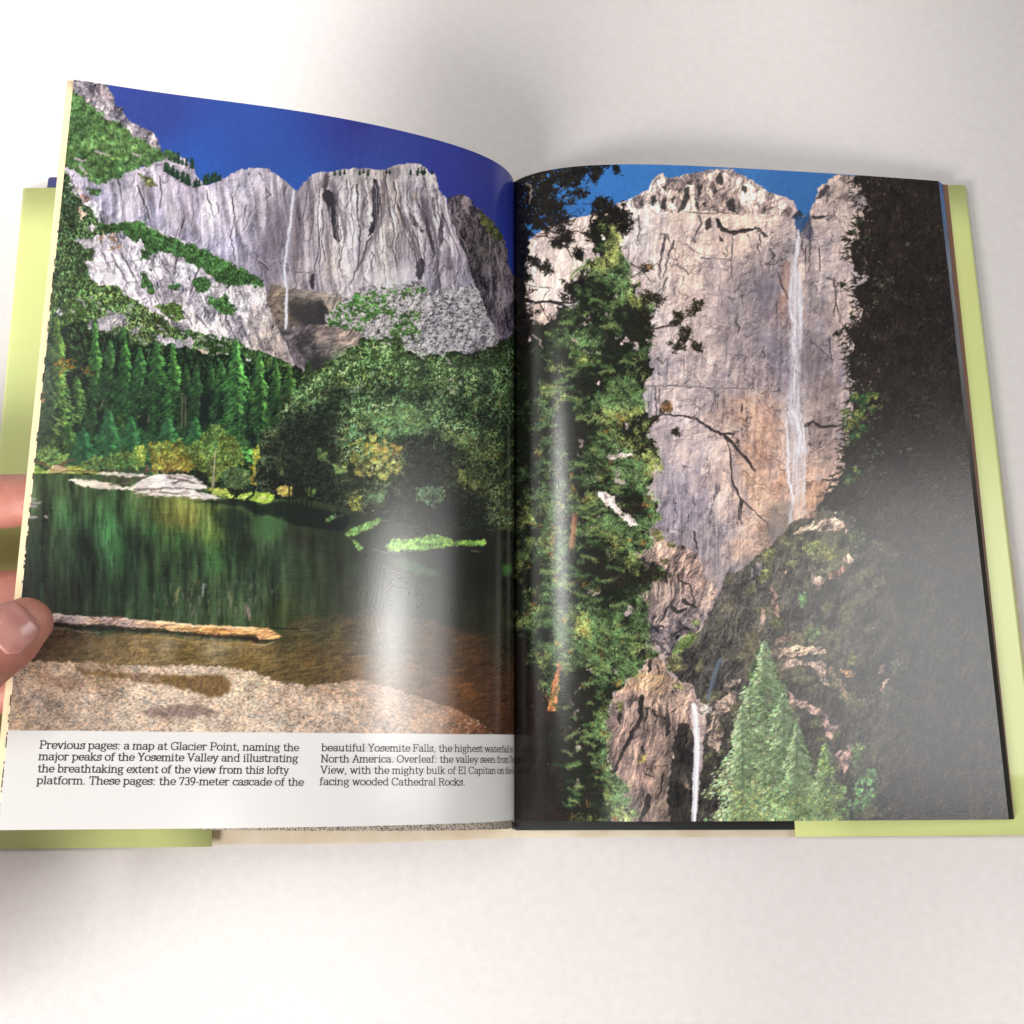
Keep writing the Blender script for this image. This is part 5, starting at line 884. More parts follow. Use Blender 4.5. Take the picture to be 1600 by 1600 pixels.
    # stray dark sprays on the right of the crown
    for (k, x, y, r, n) in ((11,860,860,50,12),(11,920,870,50,12),(11,950,880,30,8),(11,880,680,26,7),(11,1060,960,34,14),(11,1150,930,40,14),(11,1190,890,20,7),(11,1050,1010,34,12),(11,1110,1060,40,16),(11,1060,1150,40,14),(11,1170,1150,30,10),(11,1190,1165,20,6),(11,1100,1110,26,9),(11,870,960,40,14),(11,890,990,30,12),(11,860,1060,50,18),(13,1050,290,24,8),(13,990,140,40,10),(13,930,210,30,8),(13,900,370,34,12),(13,850,390,34,12),(13,800,740,40,18),(13,970,1130,30,10),(13,920,1130,40,16),(13,860,1180,40,16),(13,730,1160,40,14)):
        cl(k, x, y, r, n, (40,38,26), .1, 4.6, .8)
    for k, x, y, r, n in ((13,1000,140,34,12),(11,1000,1510,30,10),(11,900,670,20,5)):
        cl(k, x, y, r, n, (140,104,72), .2, 4.5, .8)
    for pts_, w in (((1160,930,1090,990,1050,1020,880,1045),.9),((1090,1080,1130,1100,1200,1150),.9),((900,1390,940,1370,960,1300),.0)):
        if w: P.line(Z(11, *pts_), w, w, (50,40,34), .9, .7)
    for pts_, w in (((490,830,620,770,740,740),.9),((900,250,950,190,1020,180),1.2),((600,620,700,590,760,570),.9),((480,310,600,330,700,350),.9),((560,460,700,430,800,430),1.),((640,740,700,735,760,740),.7)):
        P.line(Z(13, *pts_), w, w * .6, (34,28,22), .9, .8)
    # bright gap with white rock behind the needles, and the trunk
    m = P.poly(Z(13,590,635,640,640,680,680,710,740,760,770,820,820,830,850,790,845,730,800,680,750,620,700,590,670), 2.5, 6); P.rock(m, [(0,0,222,204,196)], -40, 12, 3, .5, .3, seed=5)
    m = P.poly(Z(13,640,440,700,415,790,410,800,430,720,440,660,460), 2.5, 6); P.rock(m, [(0,0,200,184,176)], 70, 12, 3, .5, .3, seed=6)
    m = P.poly(Z(13,690,560,750,580,740,600,690,590), 2, 6); P.put(m, (190,172,164), None, .8)
    for i in range(26):
        q = Z(13, 600 + 230 * R.rand(), 640 + 190 * R.rand())[0]; P.tuft(q[0], q[1], 4, (40,60,34), 6, .8, .8) if i % 3 == 0 else None
    for pts_, w in (((445,780,440,880,425,980),3.2),((465,760,455,900,445,990),.7)):
        P.line(Z(13, *pts_), w, w, (160,112,84), .6, .4)
    m = P.poly(Z(15,350,290,370,300,350,400,360,430,340,570,290,575,310,430,330,370), 2, 6); P.rock(m, [(0,0,184,116,74)], 0, 14, 3, .6, .5, seed=8)
    for i in range(60):
        q = Z(15, 300 + 60 * R.rand(), 300 + 260 * R.rand())[0]
        if i % 2: P.tuft(q[0] + 5 * R.randn(), q[1], 4, (60,80,40), 6, .8, .8)
    for x, y, r in Z3((13,890,540,10),(13,390,1400,10),(13,600,1230,8),(13,520,1500,20),(13,470,1370,30),(13,520,690,16),(15,510,110,20),(15,490,450,24),(15,560,340,30),(15,590,680,30),(15,640,720,16),(15,350,560,18),(15,390,30,10)):
        for i in range(3): P.tuft(x + R.randn() * r * .7, y + R.randn() * r * .7, 3.6, (150,122,60), 6, .55, .75)
    # small light specks in the inner shadow
    for i in range(130):
        xx = 806 + 50 * R.rand(); yy = 560 + 640 * R.rand() ** 1.3; P.seg(xx, yy, xx + 1.5 * R.rand(), yy + R.randn(), 1., .5, ((60,84,46),(140,128,112),(96,84,60))[i % 3], .5 * R.rand() + .15)
    for pts_, c in (((160,180,190,190,180,300),(150,130,120)),((200,1080,240,1110,260,1160),(170,150,138)),((440,1110,470,1120),(190,160,150)),((190,980,300,1000),(200,180,170))):
        P.line(Z(11, *pts_), 2., 1., c, .7, 1.2)
    return P
# ================================================================ helpers for the book
_t = math.sin(CAM_TILT), math.cos(CAM_TILT)
def plate_xy(P):
    """where a point of the opened page lies on the flat repro plates above (plates were drawn to this view of the page)"""
    d = np.asarray(P, float) - CAM_POS
    z = d[..., 1] * _t[0] - d[..., 2] * _t[1]; u = d[..., 1] * _t[1] + d[..., 2] * _t[0]
    return np.stack([800 + 1600 * d[..., 0] / z, 800 - 1600 * u / z], -1)
def at(px, py, z):
    """the point at height z that the measured photo position (px, py) shows"""
    a = (px - 800) / 1600; b = (800 - py) / 1600
    d = Vector((a, b * _t[1] + _t[0], b * _t[0] - _t[1])); k = (z - CAM_POS[2]) / d.z
    return Vector(CAM_POS) + d * k
def mat(name, col=(.5, .5, .5), rough=.5, spec=.5, build=None, coat=0.):
    m = bpy.data.materials.new(name); m.use_nodes = True; b = m.node_tree.nodes['Principled BSDF']
    b.inputs['Base Color'].default_value = (*col, 1); b.inputs['Roughness'].default_value = rough; b.inputs['Specular IOR Level'].default_value = spec
    if coat: b.inputs['Coat Weight'].default_value = coat; b.inputs['Coat Roughness'].default_value = .1
    if build: build(m.node_tree, b)
    return m
def nd(nt, t, **k):
    n = nt.nodes.new(t)
    for a, v in k.items():
        if a.startswith('i_'): n.inputs[a[2:].replace('_', ' ')].default_value = v
        else: setattr(n, a, v)
    return n
def noise_bump(nt, b, scale, dist, strength=1., detail=3., coord='Object', stretch=None):
    tc = nd(nt, 'ShaderNodeTexCoord'); mp = nd(nt, 'ShaderNodeMapping'); nt.links.new(tc.outputs[coord], mp.inputs[0])
    if stretch: mp.inputs['Scale'].default_value = stretch
    n = nd(nt, 'ShaderNodeTexNoise', i_Scale=scale, i_Detail=detail); nt.links.new(mp.outputs[0], n.inputs[0])
    bp = nd(nt, 'ShaderNodeBump', i_Strength=strength, i_Distance=dist); nt.links.new(n.outputs[0], bp.inputs['Height']); nt.links.new(bp.outputs[0], b.inputs['Normal'])
    return mp, n, bp
def noise_col(nt, b, scale, c1, c2, lo=.35, hi=.65, detail=4., stretch=None):
    tc = nd(nt, 'ShaderNodeTexCoord'); mp = nd(nt, 'ShaderNodeMapping'); nt.links.new(tc.outputs['Object'], mp.inputs[0])
    if stretch: mp.inputs['Scale'].default_value = stretch
    n = nd(nt, 'ShaderNodeTexNoise', i_Scale=scale, i_Detail=detail); nt.links.new(mp.outputs[0], n.inputs[0])
    r = nd(nt, 'ShaderNodeValToRGB'); r.color_ramp.elements[0].position = lo; r.color_ramp.elements[1].position = hi
    r.color_ramp.elements[0].color = (*c1, 1); r.color_ramp.elements[1].color = (*c2, 1)
    nt.links.new(n.outputs[0], r.inputs[0]); nt.links.new(r.outputs[0], b.inputs['Base Color'])
    return r
def link(name, verts, faces, m, parent=None, smooth=True):
    me = bpy.data.meshes.new(name); me.from_pydata([tuple(v) for v in verts], [], faces); me.update()
    o = bpy.data.objects.new(name, me); COL.objects.link(o)
    if m: me.materials.append(m)
    if smooth: me.polygons.foreach_set('use_smooth', [True] * len(me.polygons))
    if parent: o.parent = parent
    return o
def grid_faces(nx, ny, off=0, flip=False):
    i, j = np.meshgrid(np.arange(nx - 1), np.arange(ny - 1)); a = (j * nx + i + off).ravel()
    q = np.stack([a, a + 1, a + 1 + nx, a + nx], 1)
    return q[:, ::-1] if flip else q
def fast_mesh(name, V, F, m, parent, colr=None):
    me = bpy.data.meshes.new(name); n = len(V); f = len(F)
    me.vertices.add(n); me.vertices.foreach_set('co', np.ascontiguousarray(V, np.float32).ravel())
    me.loops.add(f * 4); me.loops.foreach_set('vertex_index', np.ascontiguousarray(F, np.int32).ravel())
    me.polygons.add(f); me.polygons.foreach_set('loop_start', np.arange(0, f * 4, 4, dtype=np.int32)); me.polygons.foreach_set('loop_total', np.full(f, 4, np.int32))
    me.update(calc_edges=True); me.polygons.foreach_set('use_smooth', np.ones(f, bool))
    if colr is not None:
        a = me.color_attributes.new('print', 'FLOAT_COLOR', 'POINT')
        a.data.foreach_set('color', np.concatenate([colr, np.ones((n, 1), np.float32)], 1).astype(np.float32).ravel())
    me.materials.append(m); o = bpy.data.objects.new(name, me); COL.objects.link(o); o.parent = parent
    return o
def tag(o, label=None, cat=None, group=None, kind=None):
    for k, v in (('label', label), ('category', cat), ('group', group), ('kind', kind)):
        if v: o[k] = v
    return o
def lin(c):
    c = np.clip(c / 255., 0, 1); return np.where(c < .04045, c / 12.92, ((c + .055) / 1.055) ** 2.4)

# ---------------------------------------------------------------- page shapes (metres): a cross-section at the head and one at the tail
PAGE_H = .31255
LT = np.array([(-191.3,87.7),(-169.8,82.1),(-143.6,75.6),(-116.3,69.9),(-88.8,62.8),(-66.4,55.5),(-49.1,48.7),(-31.6,40.6),(-19.6,33.4),(-10.4,25.8),(-4.1,18.5),(-.9,11.6),(.1,6.3)]) / 1000
RT = np.array([(.1,6.6),(2.5,9.6),(8.8,13.5),(18.3,17.6),(31.,20.8),(49.9,22.5),(69.,22.4),(94.7,20.8),(127.2,17.9),(160.3,14.4),(194.,10.5),(216.7,7.6)]) / 1000
def curve(P, n, deg=6):
    s = np.r_[0, np.cumsum(np.hypot(*np.diff(P, axis=0).T))]; s /= s[-1]
    t = np.linspace(0, 1, n); w = np.ones(len(s)); w[0] = w[-1] = 30
    fx = np.polynomial.Polynomial.fit(s, P[:, 0], deg, w=w); fz = np.polynomial.Polynomial.fit(s, P[:, 1], deg, w=w)
    c = np.stack([fx(t), fz(t)], 1)
    q = np.r_[0, np.cumsum(np.hypot(*np.diff(c, axis=0).T))]; u = np.linspace(0, q[-1], n)
    return np.stack([np.interp(u, q, c[:, 0]), np.interp(u, q, c[:, 1])], 1)
_u = np.clip(-LT[:, 0] / .1913, 0, 1)
LB = np.stack([LT[:, 0], LT[:, 1] * (1 - .10 * _u ** 1.5) + .0025 * np.sin(math.pi * _u ** .8)], 1)
def left_page(s, v, drop=0.):
    """s 0..1 from the fore-edge to the gutter, v 0..1 from tail to head"""
    a = curve(LB, 400); b = curve(LT, 400); t = np.linspace(0, 1, 400)
    f = lambda c, k: np.interp(s, t, c[:, k])
    x = f(a, 0) * (1 - v) + f(b, 0) * v; z = f(a, 1) * (1 - v) + f(b, 1) * v
    return np.stack([x, v * PAGE_H, z - drop], -1)
def right_page(s, v, drop=0.):
    b = curve(RT, 400, 7); t = np.linspace(0, 1, 400)
    return np.stack([np.interp(s, t, b[:, 0]), v * PAGE_H, np.interp(s, t, b[:, 1]) - drop], -1)

# ================================================================ the table
def b_table(nt, b):
    r = noise_col(nt, b, 220, (.625, .592, .58), (.66, .63, .618), .3, .7, 5)
    noise_bump(nt, b, 900, .00025, .5, 3)
M_TABLE = mat('white_table', (.8, .78, .77), .55, .35, b_table)
tab = link('tabletop', [(-1.4, -1.2, 0), (1.4, -1.2, 0), (1.4, 1.4, 0), (-1.4, 1.4, 0), (-1.4, -1.2, -.03), (1.4, -1.2, -.03), (1.4, 1.4, -.03), (-1.4, 1.4, -.03)],
           [(0, 1, 2, 3), (7, 6, 5, 4), (0, 4, 5, 1), (1, 5, 6, 2), (2, 6, 7, 3), (3, 7, 4, 0)], M_TABLE, None, False)
tag(tab, 'plain white tabletop under the open book', 'table', kind='structure')

# ================================================================ the book
book = bpy.data.objects.new('open_book', None); COL.objects.link(book)
tag(book, 'hardback book lying open at two full-page waterfall photographs, pale green jacket flaps', 'book')

def b_print(nt, b):
    a = nd(nt, 'ShaderNodeAttribute', attribute_name='print'); nt.links.new(a.outputs['Color'], b.inputs['Base Color'])
    mp, n, bp = noise_bump(nt, b, 1500, .00009, .42, 2.5)
M_PRINT = mat('glossy_print', (.5, .5, .5), .20, .5, b_print)

GAIN_L, GAIN_R = 1.1, 1.12
def make_page(fn, plate, nx, ny, label, white_below=None, gain=1.):
    s, v = np.meshgrid(np.linspace(0, 1, nx), np.linspace(0, 1, ny))
    V = fn(s, v)
    q = plate_xy(V)
    C = lin(plate.samp(plate.C, q[..., 0], q[..., 1])) * gain
    if white_below is not None:
        w = smooth(q[..., 1], white_below(q[..., 0]) - .6, white_below(q[..., 0]) + .6)[..., None]
        C = C * (1 - w) + np.array([.70, .685, .67]) * w
    C = np.clip(C, .002, .86)
    nb = 60                                                        # plain back of the leaf, .15 mm behind
    s2, v2 = np.meshgrid(np.linspace(0, 1, nb), np.linspace(0, 1, 8)); B = fn(s2, v2, .00015)
    VV = np.concatenate([V.reshape(-1, 3), B.reshape(-1, 3)]); FF = np.concatenate([grid_faces(nx, ny), grid_faces(nb, 8, nx * ny, True)])
    CC = np.concatenate([C.reshape(-1, 3), np.full((nb * 8, 3), .6)])
    o = fast_mesh('page', VV, FF, M_PRINT, book, CC)
    o['label'] = label
    return o
PL = paint_left(); paint_left2(PL); paint_left3(PL); bleed(PL, [121,117,96,78,60,44,20,6,-3], [100,124,300,480,660,830,1050,1200,1320]); finish(PL, 1)
page_l = make_page(left_page, PL, 800, 1080, 'left page with a lake, log and cliff photograph above a printed caption', lambda x: 1141 + .0085 * x, GAIN_L)
del PL
PR = paint_right(); paint_right2(PR); paint_right3(PR)
k = 1281 - PR.y0; PR.C[k:] = PR.C[k - 1:k - 1 - (PR.h - k):-1]
finish(PR, 2)
page_r = make_page(right_page, PR, 760, 980, 'right page filled by a tall waterfall photograph behind a dark pine', None, GAIN_R)
del PR

# ---------------------------------------------------------------- the caption, set in a light slab-serif drawn stroke by stroke
def arc(cx, cy, rx, ry, a0, a1, n=12):
    return [(cx + rx * math.cos(math.radians(a0 + (a1 - a0) * i / n)), cy + ry * math.sin(math.radians(a0 + (a1 - a0) * i / n))) for i in range(n + 1)]
XH, ASC, DSC = .68, 1.0, -.30
def ser(x, y, w=.13):
    return [(x - w, y), (x + w, y)]
def bowl(cx=.33, r=.29):
    return arc(cx, XH / 2, r, XH / 2, 0, 360, 20)
GL = {
 'a': (.64, [arc(.30, XH - .19, .21, .19, 160, 0, 10) + [(.51, .12), (.54, .02), (.64, .02)], arc(.28, .19, .21, .19, 75, 350, 14) + [(.51, .30)], [(.335, .37), (.51, .41)]]),
 'b': (.70, [[(.13, 0), (.13, ASC)], [(.0, ASC), (.13, ASC)], arc(.36, XH / 2, .26, XH / 2, 155, -155, 18)]),
 'c': (.58, [arc(.33, XH / 2, .28, XH / 2, 42, 322, 16), [(.54, XH - .03), (.54, XH - .2)]]),
 'd': (.72, [[(.57, 0), (.57, ASC)], [(.44, ASC), (.57, ASC)], [(.57, 0), (.70, 0)], arc(.34, XH / 2, .26, XH / 2, 25, 335, 18)]),
 'e': (.62, [[(.06, XH / 2), (.58, XH / 2)] + arc(.33, XH / 2, .27, XH / 2, 0, 318, 18)]),
 'f': (.42, [[(.18, 0), (.18, ASC - .2)] + arc(.35, ASC - .2, .17, .2, 180, 50, 7), ser(.18, 0), [(.03, XH), (.38, XH)]]),
 'g': (.66, [arc(.29, XH - .22, .21, .22, 0, 360, 16), [(.44, XH - .06), (.52, XH), (.66, XH)], [(.17, .28), (.10, .17), (.18, .08), (.46, .05)] + arc(.33, -.13, .25, .17, 60, -200, 14)]),
 'h': (.74, [[(.13, 0), (.13, ASC)], [(.0, ASC), (.13, ASC)], ser(.13, 0), arc(.36, XH - .25, .22, .25, 165, 0, 8) + [(.58, 0)], ser(.58, 0)]),
 'i': (.34, [[(.17, 0), (.17, XH)], [(.03, XH), (.17, XH)], ser(.17, 0), [(.15, ASC - .08), (.19, ASC - .08)]]),
 'j': (.34, [[(.19, XH), (.19, -.1)] + arc(.06, -.1, .13, .2, 0, -110, 6), [(.05, XH), (.19, XH)], [(.17, ASC - .08), (.21, ASC - .08)]]),
 'k': (.70, [[(.13, 0), (.13, ASC)], [(.0, ASC), (.13, ASC)], ser(.13, 0), [(.13, .25), (.52, XH)], [(.27, .38), (.58, 0)], ser(.58, 0, .11), ser(.52, XH, .11)]),
 'l': (.34, [[(.17, 0), (.17, ASC)], [(.03, ASC), (.17, ASC)], ser(.17, 0)]),
 'm': (1.08, [[(.13, 0), (.13, XH)], [(.0, XH), (.13, XH)], ser(.13, 0), arc(.33, XH - .24, .2, .24, 165, 0, 8) + [(.53, 0)], ser(.53, 0), arc(.74, XH - .24, .2, .24, 165, 0, 8) + [(.94, 0)], ser(.94, 0)]),
 'n': (.74, [[(.13, 0), (.13, XH)], [(.0, XH), (.13, XH)], ser(.13, 0), arc(.36, XH - .25, .22, .25, 165, 0, 8) + [(.58, 0)], ser(.58, 0)]),
 'o': (.66, [bowl()]),
 'p': (.70, [[(.13, DSC), (.13, XH)], [(.0, XH), (.13, XH)], ser(.13, DSC), arc(.37, XH / 2, .26, XH / 2, 155, -155, 18)]),
 'r': (.52, [[(.14, 0), (.14, XH)], [(.0, XH), (.14, XH)], ser(.14, 0), arc(.36, XH - .24, .22, .24, 165, 60, 6) + [(.48, XH - .1)]]),
 's': (.54, [arc(.27, XH - .17, .19, .17, 30, 250, 10) + arc(.27, .18, .22, .18, 75, -150, 12), [(.46, XH), (.46, XH - .14)], [(.05, 0), (.05, .15)]]),
 't': (.46, [[(.19, ASC - .12), (.19, .16)] + arc(.33, .16, .14, .16, 180, 320, 7), [(.03, XH), (.40, XH)]]),
 'u': (.74, [[(.13, XH), (.13, .25)] + arc(.35, .25, .22, .25, 180, 345, 9), [(.57, XH), (.57, 0), (.70, 0)], [(.0, XH), (.13, XH)], [(.44, XH), (.57, XH)]]),
 'v': (.64, [[(.08, XH), (.32, 0), (.56, XH)], ser(.08, XH, .1), ser(.56, XH, .1)]),
 'w': (.94, [[(.08, XH), (.28, 0), (.47, XH), (.66, 0), (.86, XH)], ser(.08, XH, .1), ser(.86, XH, .1)]),
 'x': (.64, [[(.08, XH), (.56, 0)], [(.54, XH), (.08, 0)], ser(.09, XH, .1), ser(.54, XH, .1), ser(.08, 0, .1), ser(.56, 0, .1)]),
 'y': (.64, [[(.08, XH), (.33, .02)], [(.56, XH), (.30, -.12), (.20, -.27), (.06, -.27)], ser(.08, XH, .1), ser(.56, XH, .1)]),
 'P': (.76, [[(.16, 0), (.16, 1)], ser(.16, 0, .15), [(.0, 1), (.44, 1)] + arc(.44, .73, .26, .27, 90, -90, 10) + [(.16, .46)]]),
 'G': (.92, [arc(.47, .5, .40, .5, 40, 325, 20) + [(.82, .42)], [(.60, .42), (.90, .42)], [(.82, .42), (.82, .05)], [(.80, .98), (.80, .74)]]),
 'Y': (.80, [[(.10, 1), (.40, .45), (.70, 1)], [(.40, .45), (.40, 0)], ser(.40, 0, .14), ser(.10, 1, .12), ser(.70, 1, .12)]),
 'V': (.84, [[(.10, 1), (.42, 0), (.74, 1)], ser(.10, 1, .13), ser(.74, 1, .13)]),
 'T': (.80, [[(.40, 0), (.40, 1)], ser(.40, 0, .14), [(.06, .8), (.06, 1), (.74, 1), (.74, .8)]]),
 'F': (.74, [[(.16, 0), (.16, 1)], ser(.16, 0, .15), [(.0, 1), (.66, 1), (.66, .8)], [(.16, .52), (.5, .52)], [(.5, .42), (.5, .62)]]),
 'N': (.92, [[(.16, 0), (.16, 1), (.76, 0), (.76, 1)], ser(.16, 0, .13), [(.0, 1), (.16, 1)], ser(.76, 1, .13)]),
 'A': (.84, [[(.10, 0), (.40, 1), (.44, 1), (.74, 0)], [(.2, .34), (.64, .34)], ser(.10, 0, .12), ser(.74, 0, .12)]),
 'O': (.92, [arc(.46, .5, .40, .5, 0, 360, 24)]),
 'E': (.78, [[(.16, 0), (.16, 1)], [(.70, .2), (.70, 0), (.0, 0)], [(.0, 1), (.66, 1), (.66, .8)], [(.16, .52), (.5, .52)], [(.5, .42), (.5, .62)]]),
 'C': (.86, [arc(.46, .5, .40, .5, 40, 320, 20), [(.78, .98), (.78, .74)]]),
 'R': (.84, [[(.16, 0), (.16, 1)], ser(.16, 0, .15), [(.0, 1), (.44, 1)] + arc(.44, .75, .25, .25, 90, -90, 10) + [(.16, .5)], [(.44, .5), (.70, 0)], [(.66, 0), (.82, 0)]]),
 '7': (.60, [[(.06, .8), (.06, .97), (.54, .97), (.24, 0)]]), '3': (.60, [arc(.28, .75, .21, .24, 150, -80, 10) + arc(.29, .26, .24, .26, 80, -150, 12)]),
 '9': (.62, [arc(.30, .68, .24, .30, 0, 360, 18), [(.54, .68), (.50, .3), (.32, .02), (.12, .02)]]),
 '-': (.36, [[(.06, .34), (.30, .34)]]), '.': (.30, [[(.13, .02), (.17, .02)]]), ',': (.30, [[(.17, .03), (.12, -.16)]]), ':': (.32, [[(.13, .02), (.17, .02)], [(.13, XH - .06), (.17, XH - .06)]]), ' ': (.30, [])}
def page_uv(px, py):
    """plate position -> (s, v) on the left page"""
    s, v = 1 - (800 - px) / 800, (1290 - py) / 1100
    for _ in range(12):
        P0 = plate_xy(left_page(np.array(s), np.array(v))); e = P0 - [px, py]
        Ps = (plate_xy(left_page(np.array(s + 1e-3), np.array(v))) - P0) / 1e-3; Pv = (plate_xy(left_page(np.array(s), np.array(v + 1e-3))) - P0) / 1e-3
        J = np.stack([Ps, Pv], 1); d = np.linalg.solve(J, e); s -= d[0]; v -= d[1]
    return s, v
def set_text(lines):
    V, F = [], []
    for txt, (xa, ya), (xb, yb), sx in lines:
        s0, v0 = page_uv(xa, ya); s1, v1 = page_uv(xb, yb)
        adv = sum(GL[c][0] + .045 for c in txt)
        kx = (s1 - s0) / adv if sx is None else sx
        ky = 9.9 / 1100; th = .00034 / .215 / 1.0
        x = 0.
        slope = (v1 - v0) / (s1 - s0)
        for c in txt:
            w, st = GL[c]
            for pl in st:
                p = np.array([(s0 + (x + a) * kx, v0 + (x + a) * kx * slope + b * ky) for a, b in pl])
                if p[:, 0].max() > .996: continue
                n = len(p)
                q = p * [.215, PAGE_H]
                dot = np.hypot(*(q[-1] - q[0])) < .0004 and n == 2
                for i in range(n - 1):
                    a, b = q[i], q[i + 1]; d = b - a; l = np.hypot(*d)
                    if l < 1e-7: continue
                    d /= l; nn = np.array([-d[1], d[0]])
                    hw = (.00021 if abs(d[1]) > .6 else .00015) * (1.5 if dot else 1.)
                    a = a - d * hw * .6; b = b + d * hw * .6
                    base = len(V)
                    for e in (a + nn * hw, a - nn * hw, b - nn * hw, b + nn * hw):
                        V.append((e[0] / .215, e[1] / PAGE_H))
                    F.append((base, base + 1, base + 2, base + 3))
            x += w + .045
        yield_kx.append(kx)
    V = np.array(V); P = left_page(V[:, 0], V[:, 1])
    e = 1e-3; ds = left_page(V[:, 0] + e, V[:, 1]) - left_page(V[:, 0] - e, V[:, 1]); dv = left_page(V[:, 0], V[:, 1] + e) - left_page(V[:, 0], V[:, 1] - e)
    n = np.cross(ds, dv); n /= np.linalg.norm(n, axis=1)[:, None]
    h = np.repeat(.00008 + .00001 * (np.arange(len(F)) % 5), 4)[:, None]
    return P + n * h, F
yield_kx = []
LEFT_COL = [("Previous pages: a map at Glacier Point, naming the", (61.5, 1169.5), (467.5, 1173.5), None), ("major peaks of the Yosemite Valley and illustrating", (60, 1187.5), (466, 1190.5), None),
            ("the breathtaking extent of the view from this lofty", (58.5, 1206.5), (451.5, 1209), None), ("platform. These pages: the 739-meter cascade of the", (57, 1225), (475, 1227.5), None)]
set_text([("facing wooded Cathedral Rocks.", (499, 1226.5), (727, 1227), None)]); KX = yield_kx[-1]
RIGHT_COL = [("beautiful Yosemite Falls, the highest waterfall in", (502, 1173.5), (700, 1174.5), KX), ("North America. Overleaf: the valley seen from Tunnel", (501, 1191), (700, 1191.5), KX),
             ("View, with the mighty bulk of El Capitan on the left", (500.5, 1208.5), (700, 1209), KX), ("facing wooded Cathedral Rocks.", (499, 1226.5), (727, 1227), None)]
M_INK = mat('black_ink', (.035, .032, .032), .45, .4)
tv, tf = set_text(LEFT_COL + RIGHT_COL)
txt = link('caption', tv, tf, M_INK, page_l, False); txt['label'] = 'two columns of small black serif text under the lake photograph'

# ---------------------------------------------------------------- leaves and page blocks under the two open pages
def strip(name, fn, s0, s1, v0, v1, drop, m, nx=60, ny=24, thick=.0004, vfun=None):
    s, v = np.meshgrid(np.linspace(s0, s1, nx), np.linspace(0, 1, ny))
    v = v0 + (v1 - v0) * v
    if vfun is not None: v = np.where(v < .5, v + vfun(s) * (1 - v / .5) , v)
    A = fn(s, v, drop).reshape(-1, 3); B = fn(s, v, drop + thick).reshape(-1, 3)
    F = np.concatenate([grid_faces(nx, ny), grid_faces(nx, ny, nx * ny, True)]).tolist()
    N = nx * ny
    for i in range(nx - 1):
        F.append((i, N + i, N + i + 1, i + 1)); k = (ny - 1) * nx + i; F.append((k + 1, N + k + 1, N + k, k))
    for j in range(ny - 1):
        k = j * nx; F.append((k + nx, N + k + nx, N + k, k)); k = j * nx + nx - 1; F.append((k, N + k, N + k + nx, k + nx))
    return link(name, np.concatenate([A, B]), F, m, book)
def ext_left(s, v, drop=0.):
    """the left page carried straight on beyond its fore-edge (s < 0)"""
    P = left_page(np.clip(s, 0, 1), v, drop); d = left_page(np.full_like(s, .02), v) - left_page(np.zeros_like(s), v)
    return P + np.where(s < 0, s, 0)[..., None] * d / .02
M_CREAM = mat('cream_paper', (.80, .63, .40), .75, .2, lambda nt, b: noise_bump(nt, b, 300, .0002, .3))
def b_fore(nt, b):
    noise_col(nt, b, 260, (.02, .02, .02), (.78, .66, .46), .44, .5, 2, (.05, 1, 1))
M_FORE = mat('fore_edge_bleed', (.5, .4, .3), .7, .2, b_fore)
lf = strip('leaf', ext_left, -.0145, .97, .0, 1.0, .0012, M_CREAM, 60, 40, .0006); lf['label'] = 'cream leaf showing as a narrow strip beside the left page'
fe = strip('leaf', ext_left, -.0032, .2, .004, .80, .0006, M_FORE, 20, 60, .0003); fe['label'] = 'leaf edge with broken black marks under the left page'
def b_stip(nt, b):
    noise_col(nt, b, 1500, (.10, .085, .075), (.55, .48, .40), .38, .62, 3)
M_STIP = mat('worn_page_edges', (.4, .35, .3), .8, .2, b_stip)
st = strip('page_block', left_page, .34, .985, .0, .98, .0022, M_STIP, 60, 24, .0030, lambda s: -.009 * np.clip((s - .34) / .6, 0, 1) - .002); st['label'] = 'worn grey speckled page edges under the left page'

def b_block(nt, b):
    tc = nd(nt, 'ShaderNodeTexCoord'); sp = nd(nt, 'ShaderNodeSeparateXYZ'); nt.links.new(tc.outputs['Object'], sp.inputs[0])
    mr = nd(nt, 'ShaderNodeMapRange'); nt.links.new(sp.outputs[1], mr.inputs[0]); mr.inputs[1].default_value = 0; mr.inputs[2].default_value = PAGE_H
    r = nd(nt, 'ShaderNodeValToRGB'); e = r.color_ramp.elements; e[0].position = 0; e[0].color = (.012, .011, .010, 1); e[1].position = 1; e[1].color = (.10, .19, .42, 1)
    for p, c in ((.45, (.02, .018, .016, 1)), (.6, (.16, .16, .17, 1)), (.85, (.30, .33, .40, 1)), (.93, (.14, .24, .46, 1))):
        x = e.new(p); x.color = c
    nt.links.new(mr.outputs[0], r.inputs[0])
    n = nd(nt, 'ShaderNodeTexNoise', i_Scale=900., i_Detail=2.); mp = nd(nt, 'ShaderNodeMapping'); mp.inputs['Scale'].default_value = (1.6, .05, 2.2); nt.links.new(tc.outputs['Object'], mp.inputs[0]); nt.links.new(mp.outputs[0], n.inputs[0])
    mx = nd(nt, 'ShaderNodeMix', data_type='RGBA', blend_type='MULTIPLY'); mx.inputs[0].default_value = .8
    rr = nd(nt, 'ShaderNodeValToRGB'); rr.color_ramp.elements[0].position = .35; rr.color_ramp.elements[0].color = (.35, .3, .3, 1); rr.color_ramp.elements[1].position = .65
    nt.links.new(n.outputs[0], rr.inputs[0]); nt.links.new(r.outputs[0], mx.inputs[6]); nt.links.new(rr.outputs[0], mx.inputs[7]); nt.links.new(mx.outputs[2], b.inputs['Base Color'])
M_BLOCK = mat('page_edges', (.1, .1, .1), .6, .3, b_block)
M_BROWN = mat('brown_leaf', (.2, .1, .06), .5, .4)
